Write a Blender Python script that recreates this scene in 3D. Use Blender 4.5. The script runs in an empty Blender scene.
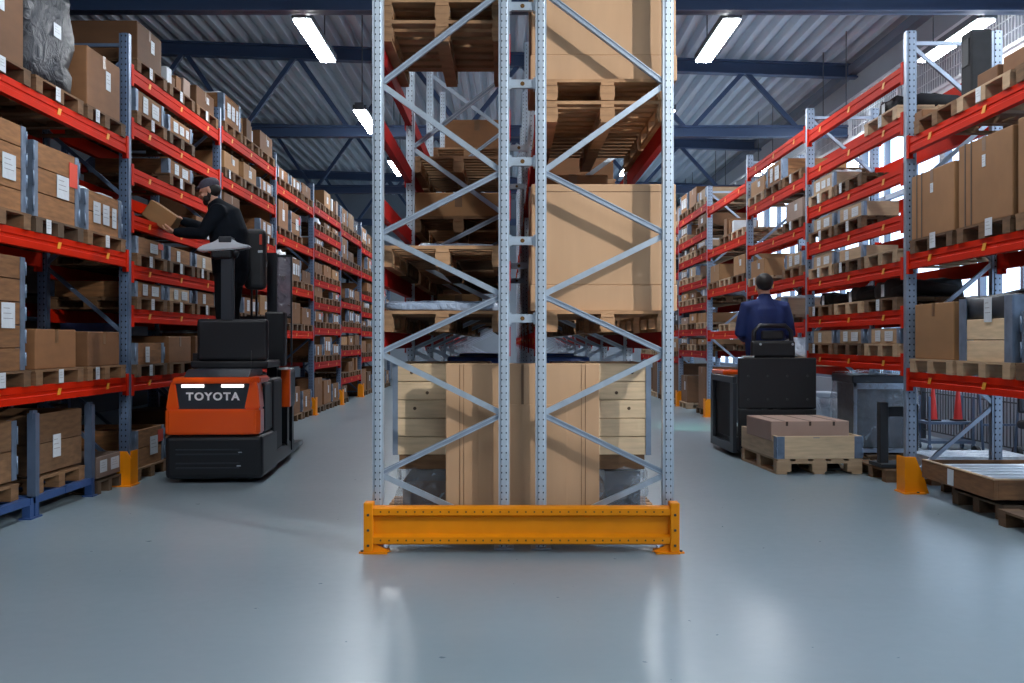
import bpy, bmesh, math, random
from mathutils import Vector, Matrix, noise
R = random.Random(7)
PI = math.pi
SC = bpy.context.scene
COL = SC.collection

# ------------------------------------------------------------------ materials
def new_mat(name):
    m = bpy.data.materials.new(name); m.use_nodes = True
    nt = m.node_tree
    return m, nt, nt.nodes['Principled BSDF']

def mat(name, col, rough=.5, metal=0., var=.0, nscale=8., stretch=(1,1,1), rnd=.0, spec=.5, emit=None, estr=1., bump=0., alpha=None, coat=0.):
    """principled surface; var = noise variation of value, rnd = variation between objects"""
    m, nt, b = new_mat(name)
    b.inputs['Roughness'].default_value = rough
    b.inputs['Metallic'].default_value = metal
    b.inputs['Specular IOR Level'].default_value = spec
    b.inputs['Base Color'].default_value = (*col, 1)
    b.inputs['Coat Weight'].default_value = coat
    L = nt.links.new
    if var > 0 or rnd > 0 or bump > 0:
        tc = nt.nodes.new('ShaderNodeTexCoord')
        mp = nt.nodes.new('ShaderNodeMapping'); mp.inputs['Scale'].default_value = stretch
        ns = nt.nodes.new('ShaderNodeTexNoise'); ns.inputs['Scale'].default_value = nscale; ns.inputs['Detail'].default_value = 4
        L(tc.outputs['Object'], mp.inputs['Vector']); L(mp.outputs['Vector'], ns.inputs['Vector'])
        mr = nt.nodes.new('ShaderNodeMapRange')
        mr.inputs['From Min'].default_value = .3; mr.inputs['From Max'].default_value = .7
        mr.inputs['To Min'].default_value = 1 - var; mr.inputs['To Max'].default_value = 1 + var
        L(ns.outputs['Fac'], mr.inputs['Value'])
        oi = nt.nodes.new('ShaderNodeObjectInfo')
        mo = nt.nodes.new('ShaderNodeMapRange')
        mo.inputs['To Min'].default_value = 1 - rnd; mo.inputs['To Max'].default_value = 1 + rnd
        L(oi.outputs['Random'], mo.inputs['Value'])
        mu = nt.nodes.new('ShaderNodeMath'); mu.operation = 'MULTIPLY'
        L(mr.outputs['Result'], mu.inputs[0]); L(mo.outputs['Result'], mu.inputs[1])
        vm = nt.nodes.new('ShaderNodeVectorMath'); vm.operation = 'SCALE'
        vm.inputs[0].default_value = col
        L(mu.outputs[0], vm.inputs['Scale']); L(vm.outputs['Vector'], b.inputs['Base Color'])
        if bump > 0:
            bp = nt.nodes.new('ShaderNodeBump'); bp.inputs['Strength'].default_value = bump; bp.inputs['Distance'].default_value = .01
            L(ns.outputs['Fac'], bp.inputs['Height']); L(bp.outputs['Normal'], b.inputs['Normal'])
    if emit:
        b.inputs['Emission Color'].default_value = (*emit, 1); b.inputs['Emission Strength'].default_value = estr
    if alpha is not None:
        b.inputs['Alpha'].default_value = alpha
    return m

def post_mat(name, col, pitch=.04, off=.014, rad=.0048, rough=.4, metal=.5):
    """steel with two columns of punched holes, in the post's own coordinates"""
    m, nt, b = new_mat(name); L = nt.links.new; N = nt.nodes.new
    tc = N('ShaderNodeTexCoord'); sp = N('ShaderNodeSeparateXYZ'); L(tc.outputs['Object'], sp.inputs[0])
    def math_(op, a, bb=None):
        n = N('ShaderNodeMath'); n.operation = op
        for i, v in enumerate((a, bb)):
            if v is None: continue
            if isinstance(v, (int, float)): n.inputs[i].default_value = v
            else: L(v, n.inputs[i])
        return n.outputs[0]
    geo = N('ShaderNodeNewGeometry')
    ax = math_('ABSOLUTE', sp.outputs['X'])
    dx = math_('SUBTRACT', ax, off)
    fz = math_('MULTIPLY', math_('SUBTRACT', math_('FRACT', math_('DIVIDE', sp.outputs['Z'], pitch)), .5), pitch)
    d = math_('SQRT', math_('ADD', math_('MULTIPLY', dx, dx), math_('MULTIPLY', math_('MULTIPLY', fz, fz), .5)))
    hole = math_('LESS_THAN', d, rad)
    ns = N('ShaderNodeTexNoise'); ns.inputs['Scale'].default_value = 14
    mr = N('ShaderNodeMapRange'); mr.inputs['To Min'].default_value = .8; mr.inputs['To Max'].default_value = 1.2
    L(tc.outputs['Object'], ns.inputs['Vector']); L(ns.outputs['Fac'], mr.inputs['Value'])
    vm = N('ShaderNodeVectorMath'); vm.operation = 'SCALE'; vm.inputs[0].default_value = col; L(mr.outputs['Result'], vm.inputs['Scale'])
    mx = N('ShaderNodeMix'); mx.data_type = 'RGBA'
    L(hole, mx.inputs['Factor']); L(vm.outputs['Vector'], mx.inputs['A']); mx.inputs['B'].default_value = (.012, .014, .02, 1)
    L(mx.outputs['Result'], b.inputs['Base Color'])
    b.inputs['Roughness'].default_value = rough; b.inputs['Metallic'].default_value = metal
    return m

def film_mat(name, col, through=.55, rough=.18):
    m, nt, b = new_mat(name); L = nt.links.new
    b.inputs['Base Color'].default_value = (*col, 1); b.inputs['Roughness'].default_value = rough
    tc = nt.nodes.new('ShaderNodeTexCoord'); ns = nt.nodes.new('ShaderNodeTexNoise'); ns.inputs['Scale'].default_value = 9; ns.inputs['Detail'].default_value = 5
    ns.inputs['Distortion'].default_value = 1.5
    L(tc.outputs['Object'], ns.inputs['Vector'])
    bp = nt.nodes.new('ShaderNodeBump'); bp.inputs['Strength'].default_value = .8; bp.inputs['Distance'].default_value = .03
    L(ns.outputs['Fac'], bp.inputs['Height']); L(bp.outputs['Normal'], b.inputs['Normal'])
    if through > 0:
        tr = nt.nodes.new('ShaderNodeBsdfTransparent'); mx = nt.nodes.new('ShaderNodeMixShader')
        mr = nt.nodes.new('ShaderNodeMapRange'); mr.inputs['From Min'].default_value = .25; mr.inputs['From Max'].default_value = .75
        mr.inputs['To Min'].default_value = max(0, through-.22); mr.inputs['To Max'].default_value = min(.97, through+.2)
        L(ns.outputs['Fac'], mr.inputs['Value']); L(mr.outputs['Result'], mx.inputs[0])
        L(b.outputs[0], mx.inputs[1]); L(tr.outputs[0], mx.inputs[2])
        L(mx.outputs[0], nt.nodes['Material Output'].inputs['Surface'])
    return m

M = {}
M['carton']  = mat('carton', (.155, .068, .025), .75, var=.10, nscale=5, stretch=(1,1,3), rnd=.38)
M['carton_strapped'] = mat('carton_strapped', (.25, .125, .05), .75, var=.08, nscale=5, rnd=.1)
M['carton_pale'] = mat('carton_pale', (.30, .155, .062), .75, var=.07, nscale=3, stretch=(1,1,3), rnd=.12)
M['carton_front'] = mat('carton_front', (.46, .285, .16), .7, var=.06, nscale=2.5, stretch=(3,1,.6))
M['carton_inner'] = mat('carton_inner', (.47, .33, .195), .7, var=.05, nscale=2.5)
M['carton_rose'] = mat('carton_rose', (.44, .31, .25), .75, var=.06, nscale=4)
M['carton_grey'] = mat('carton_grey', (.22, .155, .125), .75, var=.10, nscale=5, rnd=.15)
M['tape']    = mat('tape', (.15, .078, .036), .35)
M['tape_dark'] = mat('tape_dark', (.05, .03, .02), .5)
M['wood']    = mat('wood', (.215, .098, .036), .8, var=.28, nscale=6, stretch=(1,1,7), rnd=.30)
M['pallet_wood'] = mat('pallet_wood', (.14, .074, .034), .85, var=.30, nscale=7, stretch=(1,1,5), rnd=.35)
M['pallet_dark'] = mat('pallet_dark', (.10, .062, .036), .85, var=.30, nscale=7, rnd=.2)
M['pallet_warm'] = mat('pallet_warm', (.34, .19, .095), .8, var=.25, nscale=7, stretch=(1,1,5), rnd=.2)
M['pine']    = mat('pine', (.64, .48, .30), .65, var=.14, nscale=4, stretch=(1,1,9), rnd=.08)
M['pine_pale'] = mat('pine_pale', (.38, .26, .155), .7, var=.16, nscale=4, stretch=(1,1,8), rnd=.2)
M['hinge']   = mat('hinge', (.17, .23, .32), .45, .5, var=.2, nscale=12)
M['paper']   = mat('paper', (.52, .57, .62), .6, var=.06, nscale=20)
M['ink']     = mat('ink', (.22, .23, .25), .6)
M['red_tag'] = mat('red_tag', (.62, .06, .03), .6)
M['black_film'] = film_mat('black_film', (.018, .022, .03), 0, .42)
M['clear_film'] = film_mat('clear_film', (.45, .50, .56), .72)
M['grey_film'] = film_mat('grey_film', (.30, .37, .48), 0)
M['white_film'] = film_mat('white_film', (.62, .66, .70), .1)
M['black_cloth'] = mat('black_cloth', (.012, .014, .018), .8, var=.3, nscale=9)
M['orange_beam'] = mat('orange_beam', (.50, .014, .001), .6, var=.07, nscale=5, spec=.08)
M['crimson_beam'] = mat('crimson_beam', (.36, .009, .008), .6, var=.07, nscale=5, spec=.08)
M['sticker'] = mat('sticker', (.72, .30, .02), .5)
M['blue_steel'] = post_mat('blue_steel', (.115, .17, .27), .05, .018, .006, .4, .35)
M['blue_plain'] = mat('blue_plain', (.10, .145, .225), .45, .35, var=.1, nscale=9)
M['blue_base'] = mat('blue_base', (.035, .085, .24), .45, .2, var=.1, nscale=9)
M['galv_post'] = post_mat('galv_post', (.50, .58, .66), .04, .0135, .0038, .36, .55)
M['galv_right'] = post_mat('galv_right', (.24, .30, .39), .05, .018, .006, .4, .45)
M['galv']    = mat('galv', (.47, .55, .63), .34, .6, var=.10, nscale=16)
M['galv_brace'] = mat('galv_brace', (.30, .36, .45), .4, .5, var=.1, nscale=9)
M['yellow']  = mat('yellow', (.78, .25, .001), .5, var=.06, nscale=6, spec=.25)
M['bolt']    = mat('bolt', (.06, .065, .07), .4, .6)
M['hole']    = mat('hole', (.10, .045, .004), .8)
M['truck_orange'] = mat('truck_orange', (.95, .105, .004), .3, coat=.4)
M['truck_black'] = mat('truck_black', (.012, .014, .018), .42)
M['truck_grey'] = mat('truck_grey', (.026, .033, .044), .42)
M['truck_panel'] = mat('truck_panel', (.016, .018, .022), .6)
M['rubber']  = mat('rubber', (.008, .008, .009), .7)
M['silver']  = mat('silver', (.72, .78, .84), .25, .25)
M['mast_steel'] = mat('mast_steel', (.03, .033, .04), .35, .6)
M['smoked']  = film_mat('smoked', (.24, .22, .27), .3)
M['lamp_white'] = mat('lamp_white', (.9, .9, .9), .4, emit=(1, .97, .94), estr=1.6)
M['text_white'] = mat('text_white', (.95, .95, .96), .5)
M['skin']    = mat('skin', (.60, .33, .23), .5)
M['hair']    = mat('hair', (.010, .008, .008), .6)
M['eye']     = mat('eye', (.03, .02, .02), .2)
M['cap']     = mat('cap', (.075, .075, .105), .8)
M['jacket_black'] = mat('jacket_black', (.005, .008, .013), .9, spec=.15, var=.2, nscale=10)
M['jacket_navy'] = mat('jacket_navy', (.006, .022, .12), .75, var=.15, nscale=10)
M['trousers'] = mat('trousers', (.006, .008, .011), .9, spec=.15, var=.2, nscale=12)
M['shoe']    = mat('shoe', (.01, .01, .01), .5)
M['truss']   = mat('truss', (.05, .088, .18), .42)
M['deck']    = mat('deck', (.56, .64, .72), .38, .1, var=.05, nscale=1.2)
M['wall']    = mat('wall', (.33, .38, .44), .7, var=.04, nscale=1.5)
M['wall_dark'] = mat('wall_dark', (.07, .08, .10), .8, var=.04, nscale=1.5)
M['white_paint'] = mat('white_paint', (.72, .77, .82), .5)
M['mullion'] = mat('mullion', (.16, .20, .27), .5)
M['lamp_body'] = mat('lamp_body', (.10, .12, .14), .5)
M['tube']    = mat('tube', (.9, .9, .9), .5, emit=(.93, .965, 1.0), estr=60.)
M['outside_ground'] = mat('outside_ground', (.50, .54, .58), .9, var=.1, nscale=.6)
M['cone_red'] = mat('cone_red', (.60, .035, .03), .5)
M['facade']  = mat('facade', (.36, .42, .50), .7)
M['blue_load'] = mat('blue_load', (.02, .06, .22), .4, var=.2, nscale=7)
M['pink_mark'] = mat('pink_mark', (.55, .05, .20), .5)
M['blue_carton'] = mat('blue_carton', (.03, .05, .15), .6)

def glass_mat():
    m = bpy.data.materials.new('glass'); m.use_nodes = True; nt = m.node_tree; nt.nodes.clear()
    o = nt.nodes.new('ShaderNodeOutputMaterial'); t = nt.nodes.new('ShaderNodeBsdfTransparent'); g = nt.nodes.new('ShaderNodeBsdfGlossy')
    t.inputs[0].default_value = (.93, .96, .98, 1); g.inputs['Roughness'].default_value = .02
    x = nt.nodes.new('ShaderNodeMixShader'); x.inputs[0].default_value = .06
    nt.links.new(t.outputs[0], x.inputs[1]); nt.links.new(g.outputs[0], x.inputs[2]); nt.links.new(x.outputs[0], o.inputs[0])
    return m
M['glass'] = glass_mat()

def floor_mat():
    m, nt, b = new_mat('epoxy_floor'); L = nt.links.new; N = nt.nodes.new
    tc = N('ShaderNodeTexCoord')
    n1 = N('ShaderNodeTexNoise'); n1.inputs['Scale'].default_value = .9; n1.inputs['Detail'].default_value = 5
    n2 = N('ShaderNodeTexNoise'); n2.inputs['Scale'].default_value = 14; n2.inputs['Detail'].default_value = 6
    mp = N('ShaderNodeMapping'); mp.inputs['Scale'].default_value = (.35, 1.2, 1)
    L(tc.outputs['Object'], mp.inputs['Vector']); L(mp.outputs['Vector'], n1.inputs['Vector']); L(tc.outputs['Object'], n2.inputs['Vector'])
    cr = N('ShaderNodeValToRGB')
    cr.color_ramp.elements[0].position = .3; cr.color_ramp.elements[0].color = (.205, .275, .318, 1)
    cr.color_ramp.elements[1].position = .7; cr.color_ramp.elements[1].color = (.235, .305, .345, 1)
    L(n1.outputs['Fac'], cr.inputs['Fac']); L(cr.outputs['Color'], b.inputs['Base Color'])
    mr = N('ShaderNodeMapRange'); mr.inputs['To Min'].default_value = .25; mr.inputs['To Max'].default_value = .34
    L(n2.outputs['Fac'], mr.inputs['Value']); L(mr.outputs['Result'], b.inputs['Roughness'])
    b.inputs['Specular IOR Level'].default_value = .6
    return m
M['floor'] = floor_mat()

# ------------------------------------------------------------------ mesh helpers
class MB:
    def __init__(s): s.bm = bmesh.new()
    def box(s, x0, x1, y0, y1, z0, z1, mi=0, bev=0., seg=2):
        b = bmesh.new()
        v = [b.verts.new(p) for p in ((x0,y0,z0),(x1,y0,z0),(x1,y1,z0),(x0,y1,z0),(x0,y0,z1),(x1,y0,z1),(x1,y1,z1),(x0,y1,z1))]
        for f in ((3,2,1,0),(4,5,6,7),(0,1,5,4),(1,2,6,5),(2,3,7,6),(3,0,4,7)): b.faces.new([v[i] for i in f])
        if bev > 0: bmesh.ops.bevel(b, geom=b.edges[:], offset=bev, segments=seg, affect='EDGES', profile=.5)
        s._add(b, mi); return s
    def _add(s, b, mi, mtx=None):
        mp = {}
        for v in b.verts: mp[v] = s.bm.verts.new(mtx @ v.co if mtx else v.co)
        for f in b.faces:
            try:
                nf = s.bm.faces.new([mp[v] for v in f.verts]); nf.material_index = mi; nf.smooth = f.smooth
            except ValueError: pass
        b.free()
    def prism(s, pts, a0, a1, axis='z', mi=0, bev=0.):
        """closed 2-D outline extruded along an axis: z: (x,y), y: (x,z), x: (y,z)"""
        b = bmesh.new()
        def P(p, a): return {'z': (p[0], p[1], a), 'y': (p[0], a, p[1]), 'x': (a, p[0], p[1])}[axis]
        lo = [b.verts.new(P(p, a0)) for p in pts]; hi = [b.verts.new(P(p, a1)) for p in pts]
        n = len(pts)
        b.faces.new(lo[::-1]); b.faces.new(hi)
        for i in range(n): b.faces.new([lo[i], lo[(i+1) % n], hi[(i+1) % n], hi[i]])
        bmesh.ops.recalc_face_normals(b, faces=b.faces[:])
        if bev > 0: bmesh.ops.bevel(b, geom=b.edges[:], offset=bev, segments=2, affect='EDGES')
        s._add(b, mi); return s
    def bar(s, p, q, w, h, mi=0, up=(0,0,1)):
        """rectangular bar from p to q"""
        p, q = Vector(p), Vector(q); d = (q-p); L = d.length; d.normalize()
        u = Vector(up)
        if abs(d.dot(u)) > .98: u = Vector((0,1,0))
        sx = d.cross(u).normalized(); sz = sx.cross(d)
        b = bmesh.new(); vs = []
        for t in (0, L):
            for a, c in ((-1,-1),(1,-1),(1,1),(-1,1)): vs.append(b.verts.new(p + d*t + sx*(a*w/2) + sz*(c*h/2)))
        for f in ((3,2,1,0),(4,5,6,7),(0,1,5,4),(1,2,6,5),(2,3,7,6),(3,0,4,7)): b.faces.new([vs[i] for i in f])
        bmesh.ops.recalc_face_normals(b, faces=b.faces[:])
        s._add(b, mi); return s
    def tube(s, pts, radii, n=10, mi=0, cap=True):
        """round tapered tube along a path, hemispherical ends"""
        pts = [Vector(p) for p in pts]
        if isinstance(radii, (int, float)): radii = [radii]*len(pts)
        P, Q = list(pts), list(radii)
        if cap:
            d0 = (pts[0]-pts[1]).normalized(); d1 = (pts[-1]-pts[-2]).normalized()
            r0, r1 = radii[0], radii[-1]
            P = [pts[0]+d0*r0*.97, pts[0]+d0*r0*.7] + P + [pts[-1]+d1*r1*.7, pts[-1]+d1*r1*.97]
            Q = [r0*.24, r0*.71] + Q + [r1*.71, r1*.24]
        b = bmesh.new(); rings = []; ref = None
        for i, p in enumerate(P):
            d = (P[min(i+1, len(P)-1)] - P[max(i-1, 0)]).normalized()
            if ref is None or abs(d.dot(ref)) > .95: ref = Vector((0,0,1)) if abs(d.z) < .9 else Vector((0,1,0))
            a = d.cross(ref).normalized(); c = a.cross(d); ref = c
            rings.append([b.verts.new(p + (a*math.cos(2*PI*k/n) + c*math.sin(2*PI*k/n))*Q[i]) for k in range(n)])
        for i in range(len(rings)-1):
            for k in range(n):
                f = b.faces.new([rings[i][k], rings[i][(k+1)%n], rings[i+1][(k+1)%n], rings[i+1][k]]); f.smooth = True
        b.faces.new(rings[0][::-1]); b.faces.new(rings[-1])
        bmesh.ops.recalc_face_normals(b, faces=b.faces[:])
        s._add(b, mi); return s
    def ell(s, c, r, rot=None, mi=0, seg=20, rings=14):
        b = bmesh.new(); bmesh.ops.create_uvsphere(b, u_segments=seg, v_segments=rings, radius=1)
        for f in b.faces: f.smooth = True
        m = Matrix.Translation(c) @ (rot.to_matrix().to_4x4() if rot else Matrix()) @ Matrix.Diagonal((*r, 1))
        s._add(b, mi, m); return s
    def disc(s, c, r, h, axis='y', mi=0, n=14):
        b = bmesh.new(); bmesh.ops.create_cone(b, cap_ends=True, segments=n, radius1=r, radius2=r, depth=h)
        rot = {'z': Matrix(), 'y': Matrix.Rotation(PI/2, 4, 'X'), 'x': Matrix.Rotation(PI/2, 4, 'Y')}[axis]
        s._add(b, mi, Matrix.Translation(c) @ rot); return s
    def cone(s, c, r0, r1, h, mi=0, n=18):
        b = bmesh.new(); bmesh.ops.create_cone(b, cap_ends=True, segments=n, radius1=r0, radius2=r1, depth=h)
        s._add(b, mi, Matrix.Translation((c[0], c[1], c[2]+h/2))); return s
    def lump(s, x0, x1, y0, y1, z0, z1, amp=.03, mi=0, seed=0, freq=6., n=6):
        """soft wrapped block: a gridded box with rounded corners and crumpled faces; its base stays flat"""
        b = bmesh.new(); bmesh.ops.create_cube(b, size=2)
        bmesh.ops.subdivide_edges(b, edges=b.edges[:], cuts=n, use_grid_fill=True)
        cx, cy, cz = (x0+x1)/2, (y0+y1)/2, (z0+z1)/2
        for v in b.verts:
            c = v.co.copy(); l = max(abs(c.x), abs(c.y), abs(c.z)); sp = c.normalized()
            q = c*.82 + sp*.25
            p = Vector((cx + q.x*(x1-x0)/2*.95, cy + q.y*(y1-y0)/2*.95, cz + q.z*(z1-z0)/2*.95))
            w = noise.noise_vector(p*freq + Vector((seed*3.7, seed, -seed)))
            p += w*amp
            p.z = max(p.z, z0)
            p.x = min(max(p.x, x0), x1); p.y = min(max(p.y, y0), y1)
            v.co = p
        for f in b.faces: f.smooth = True
        s._add(b, mi); return s
    def mesh(s, name, mats):
        me = bpy.data.meshes.new(name)
        bmesh.ops.recalc_face_normals(s.bm, faces=s.bm.faces[:])
        s.bm.to_mesh(me); s.bm.free()
        for m in (mats if isinstance(mats, (list, tuple)) else [mats]): me.materials.append(M[m] if isinstance(m, str) else m)
        return me
    def build(s, name, mats, parent=None, loc=None, rotz=0.):
        o = bpy.data.objects.new(name, s.mesh(name, mats)); COL.objects.link(o)
        if parent is not None: o.parent = parent
        if loc is not None: o.location = loc
        o.rotation_euler.z = rotz
        return o

def tag(o, label=None, cat=None, group=None, kind=None):
    if label: o['label'] = label
    if cat: o['category'] = cat
    if group: o['group'] = group
    if kind: o['kind'] = kind
    return o

def empty(name, loc=(0,0,0), rotz=0.):
    o = bpy.data.objects.new(name, None); COL.objects.link(o)
    o.location = loc; o.rotation_euler.z = rotz; o.empty_display_size = .1
    return o

def copy_tree(o, loc=None, rotz=None, parent=None):
    c = o.copy(); COL.objects.link(c)
    if parent is not None: c.parent = parent
    if loc is not None: c.location = loc
    if rotz is not None: c.rotation_euler.z = rotz
    for ch in list(o.children): copy_tree(ch, parent=c)
    return c

def put(name, me, parent=None, loc=None, rotz=0.):
    o = bpy.data.objects.new(name, me); COL.objects.link(o)
    if parent is not None: o.parent = parent
    if loc is not None: o.location = loc
    o.rotation_euler.z = rotz
    return o

def fused(mb, name, mats, voxel, parent=None, smooth=4):
    """melts overlapping limbs into one continuous skin"""
    o = mb.build(name, mats)
    r = o.modifiers.new('r', 'REMESH'); r.mode = 'VOXEL'; r.voxel_size = voxel; r.use_smooth_shade = True
    sm = o.modifiers.new('s', 'SMOOTH'); sm.factor = .5; sm.iterations = smooth
    dg = bpy.context.evaluated_depsgraph_get()
    me = bpy.data.meshes.new_from_object(o.evaluated_get(dg))
    old = o.data; o.modifiers.clear(); o.data = me; me.name = name
    me.materials.clear()
    for m in (mats if isinstance(mats, (list, tuple)) else [mats]): me.materials.append(M[m])
    bpy.data.meshes.remove(old)
    if parent is not None: o.parent = parent
    return o

ORD = ['first', 'second', 'third', 'fourth', 'fifth', 'sixth', 'seventh', 'eighth', 'ninth']
BAY = ['nearest', 'second', 'third', 'fourth', 'fifth', 'sixth', 'seventh', 'eighth', 'ninth']

# ------------------------------------------------------------------ camera and world
F = 1000.
cam = bpy.data.cameras.new('camera'); co = bpy.data.objects.new('camera', cam); COL.objects.link(co)
co.location = (0, 0, 1.25); co.rotation_euler = (PI/2, 0, 0)
cam.sensor_width = 36; cam.lens = 36*F/1024; cam.shift_x = 4/1024; cam.shift_y = 0
cam.clip_start = .05; cam.clip_end = 300
SC.camera = co
SC.view_settings.view_transform = 'Standard'; SC.view_settings.look = 'None'
SC.view_settings.exposure = .3; SC.view_settings.gamma = 1.; SC.view_settings.use_curve_mapping = False
SC.cycles.use_denoising = True
SC.cycles.max_bounces = 8; SC.cycles.transparent_max_bounces = 16
w = bpy.data.worlds.new('sky'); SC.world = w; w.use_nodes = True
w.node_tree.nodes['Background'].inputs[0].default_value = (.66, .80, 1.0, 1)
w.node_tree.nodes['Background'].inputs[1].default_value = 3.1

# ------------------------------------------------------------------ the hall
XL, XR, YN, YF, ZC = -7.2, 5.6, -4.5, 32.5, 6.00
def zr(x): return ZC - .034*(x+3.4)       # the roof falls gently to the right
def struct(o): o['kind'] = 'structure'; return o
struct(MB().box(XL, XR, YN, YF, -.1, 0).build('floor', 'floor'))
pts = []
x = XL; per = .245
while x < XR:
    for a, z in ((0, 0), (.085, 0), (.125, .11), (.205, .11)):
        if x + a < XR: pts.append((x+a, zr(x+a)+z))
    x += per
prof = [(XL, zr(XL)+.25)] + [(XL, zr(XL))] + pts[1:] + [(XR, zr(XR)), (XR, zr(XR)+.25)]
struct(MB().prism(prof, YN, YF, 'y').build('ceiling', 'deck'))
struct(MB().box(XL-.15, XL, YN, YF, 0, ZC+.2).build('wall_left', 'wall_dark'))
struct(MB().box(XL, XR, YF, YF+.15, 0, ZC+.2).build('wall_back', 'wall'))
struct(MB().box(XL, XR, YN-.15, YN, 0, ZC+.2).build('wall_front', 'wall'))
WZ0, WZ1 = .62, 4.35                         # the glazed band of the right wall
struct(MB().box(XR, XR+.2, YN, YF, 0, WZ0).box(XR, XR+.2, YN, YF, WZ1, ZC+.2)
       .build('wall_right', 'wall'))
struct(MB().box(XR-.14, XR, YN, YF, zr(XR)-.16, zr(XR)-.02).build('trim_1', 'mullion'))
struct(MB().box(XR-.10, XR, YN, YF, WZ1-.02, WZ1+.10).build('trim_2', 'white_paint'))
y = 1.0; i = 1
while y < 27:
    f = MB()
    f.box(XR+.04, XR+.14, y, y+.08, WZ0, WZ1).box(XR+.04, XR+.14, y+2.92, y+3.0, WZ0, WZ1)
    f.box(XR+.04, XR+.14, y+.08, y+2.92, WZ0, WZ0+.08).box(XR+.04, XR+.14, y+.08, y+2.92, WZ1-.08, WZ1)
    for z in (1.62, 2.62, 3.4): f.box(XR+.05, XR+.13, y+.08, y+2.92, z-.035, z+.035)
    for k in (1, 2): f.box(XR+.05, XR+.13, y+k*1.0-.03, y+k*1.0+.03, WZ0+.08, WZ1-.08)
    wnd = struct(f.build('window_%d' % i, 'mullion'))
    MB().box(XR+.085, XR+.093, y+.08, y+2.92, WZ0+.08, WZ1-.08).build('pane', 'glass', wnd)
    y += 3.0; i += 1
    if y < 27: pass
struct(MB().box(XR, XR+.2, YN, 1.0, WZ0, WZ1).box(XR, XR+.2, 28.0, YF, WZ0, WZ1).build('wall_right_piers', 'wall'))
struct(MB().box(XR+.2, 60, -40, 80, -.25, -.15).build('ground', 'outside_ground'))

# roof trusses: top chord, bottom chord, V braces
def truss(Y, idx):
    zb = 4.62
    m = MB()
    def chord(z, h, w):
        m.box(XL, XR, Y-w/2, Y+w/2, z-h/2, z-h/2+.025).box(XL, XR, Y-w/2, Y+w/2, z+h/2-.025, z+h/2).box(XL, XR, Y-.012, Y+.012, z-h/2, z+h/2)
    chord(zb, .18, .16)
    for h0, h1, w_ in ((-.22, -.195, .16), (-.025, 0, .16), (-.195, -.025, .024)):
        m.prism([(XL, zr(XL)+h0), (XR, zr(XR)+h0), (XR, zr(XR)+h1), (XL, zr(XL)+h1)], Y-w_/2, Y+w_/2, 'y')
    x = -3.4 - 3.6
    while x < XR:
        for s in (-1, 1):
            xb = x + s*.82
            if XL < xb < XR and XL < x < XR: m.bar((x+s*.04, Y, zr(x)-.20), (xb, Y, zb+.08), .07, .07, up=(0,1,0))
        x += 1.8
    return struct(m.build('trim_%d' % (3+idx), 'truss'))
for k in range(-2, 4): truss(9.97 + 6.1*k, k+2)

# ceiling lights
def lamp_mb():
    t = empty('ceiling_light')
    MB().box(-.10, .10, 0, 1.55, .012, .085, bev=.01).build('lamp_housing', 'lamp_body', t)
    MB().box(-.085, .085, .02, 1.53, -.012, .012, bev=.006).build('diffuser', 'tube', t)
    for yy in (.25, 1.3): MB().tube([(0, yy, .085), (0, yy, 1.50)], .008, 6, cap=False).build('suspension_rod', 'lamp_body', t)
    MB().box(-.06, .06, -.07, 0, .0, .10, bev=.008).build('end_cap', 'lamp_body', t)
    return t
lp = lamp_mb(); first = True
ROW = {-2.1: 'over the left aisle', 2.28: 'over the right aisle', 4.87: 'beyond the right rack'}
for X, where in ROW.items():
    for j, Y in enumerate((-1.85, 2.15, 6.15, 10.15, 14.15, 18.15, 22.15, 26.15)):
        if X < 0 and Y < 0: continue
        t = lp if first else copy_tree(lp); first = False
        t.location = (X, Y, 4.52)
        tag(t, 'lit strip ceiling light %s, %s from the front' % (where, ORD[j]), 'ceiling light', 'strip lights under the roof')

sl = bpy.data.lights.new('added_spotlight', 'SPOT'); sl.energy = 1000; sl.shadow_soft_size = .06; sl.color = (1, .97, .93)  # unseen spotlight added out of view to cast brace shadows on the cartons
sl.spot_size = math.radians(40); sl.spot_blend = .7
so = bpy.data.objects.new('added_spotlight', sl); COL.objects.link(so); so.location = (4.3, 2.0, 4.6)
so.rotation_euler = (Vector((.2, 6.1, 2.5)) - so.location).to_track_quat('-Z', 'Y').to_euler()

gl = bpy.data.lights.new('truck_floor_beacon', 'SPOT'); gl.energy = 130; gl.color = (.15, 1, .62); gl.spot_size = math.radians(28); gl.spot_blend = .6; gl.shadow_soft_size = .03
go = bpy.data.objects.new('truck_floor_beacon', gl); COL.objects.link(go); go.location = (2.75, 12.9, 1.9)
go.rotation_euler = (Vector((2.62, 14.6, 0)) - go.location).to_track_quat('-Z', 'Y').to_euler()

# white mesh rail along the right wall
rl = empty('mesh_railing', (XR-.13, 0, 0)); tag(rl, 'white mesh railing high along the right wall above the windows', 'railing')
m = MB()
for z in (4.46, 5.10): m.box(-.02, .02, 4, 28, z-.02, z+.02)
m.build('rail', 'white_paint', rl)
m = MB()
y = 4.0
while y < 20:
    m.box(-.004, .004, y-.006, y+.006, 4.46, 5.10); y += .07
for z in (4.62, 4.78, 4.94): m.box(-.004, .004, 4, 20, z-.005, z+.005)
m.build('mesh_panel', 'white_paint', rl)
for k in range(13): MB().box(-.025, .025, 4+2*k-.025, 4+2*k+.025, 4.44, 5.12).box(.0, .13, 4+2*k-.02, 4+2*k+.02, 4.5, 4.54).build('rail_post', 'white_paint', rl)

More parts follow.
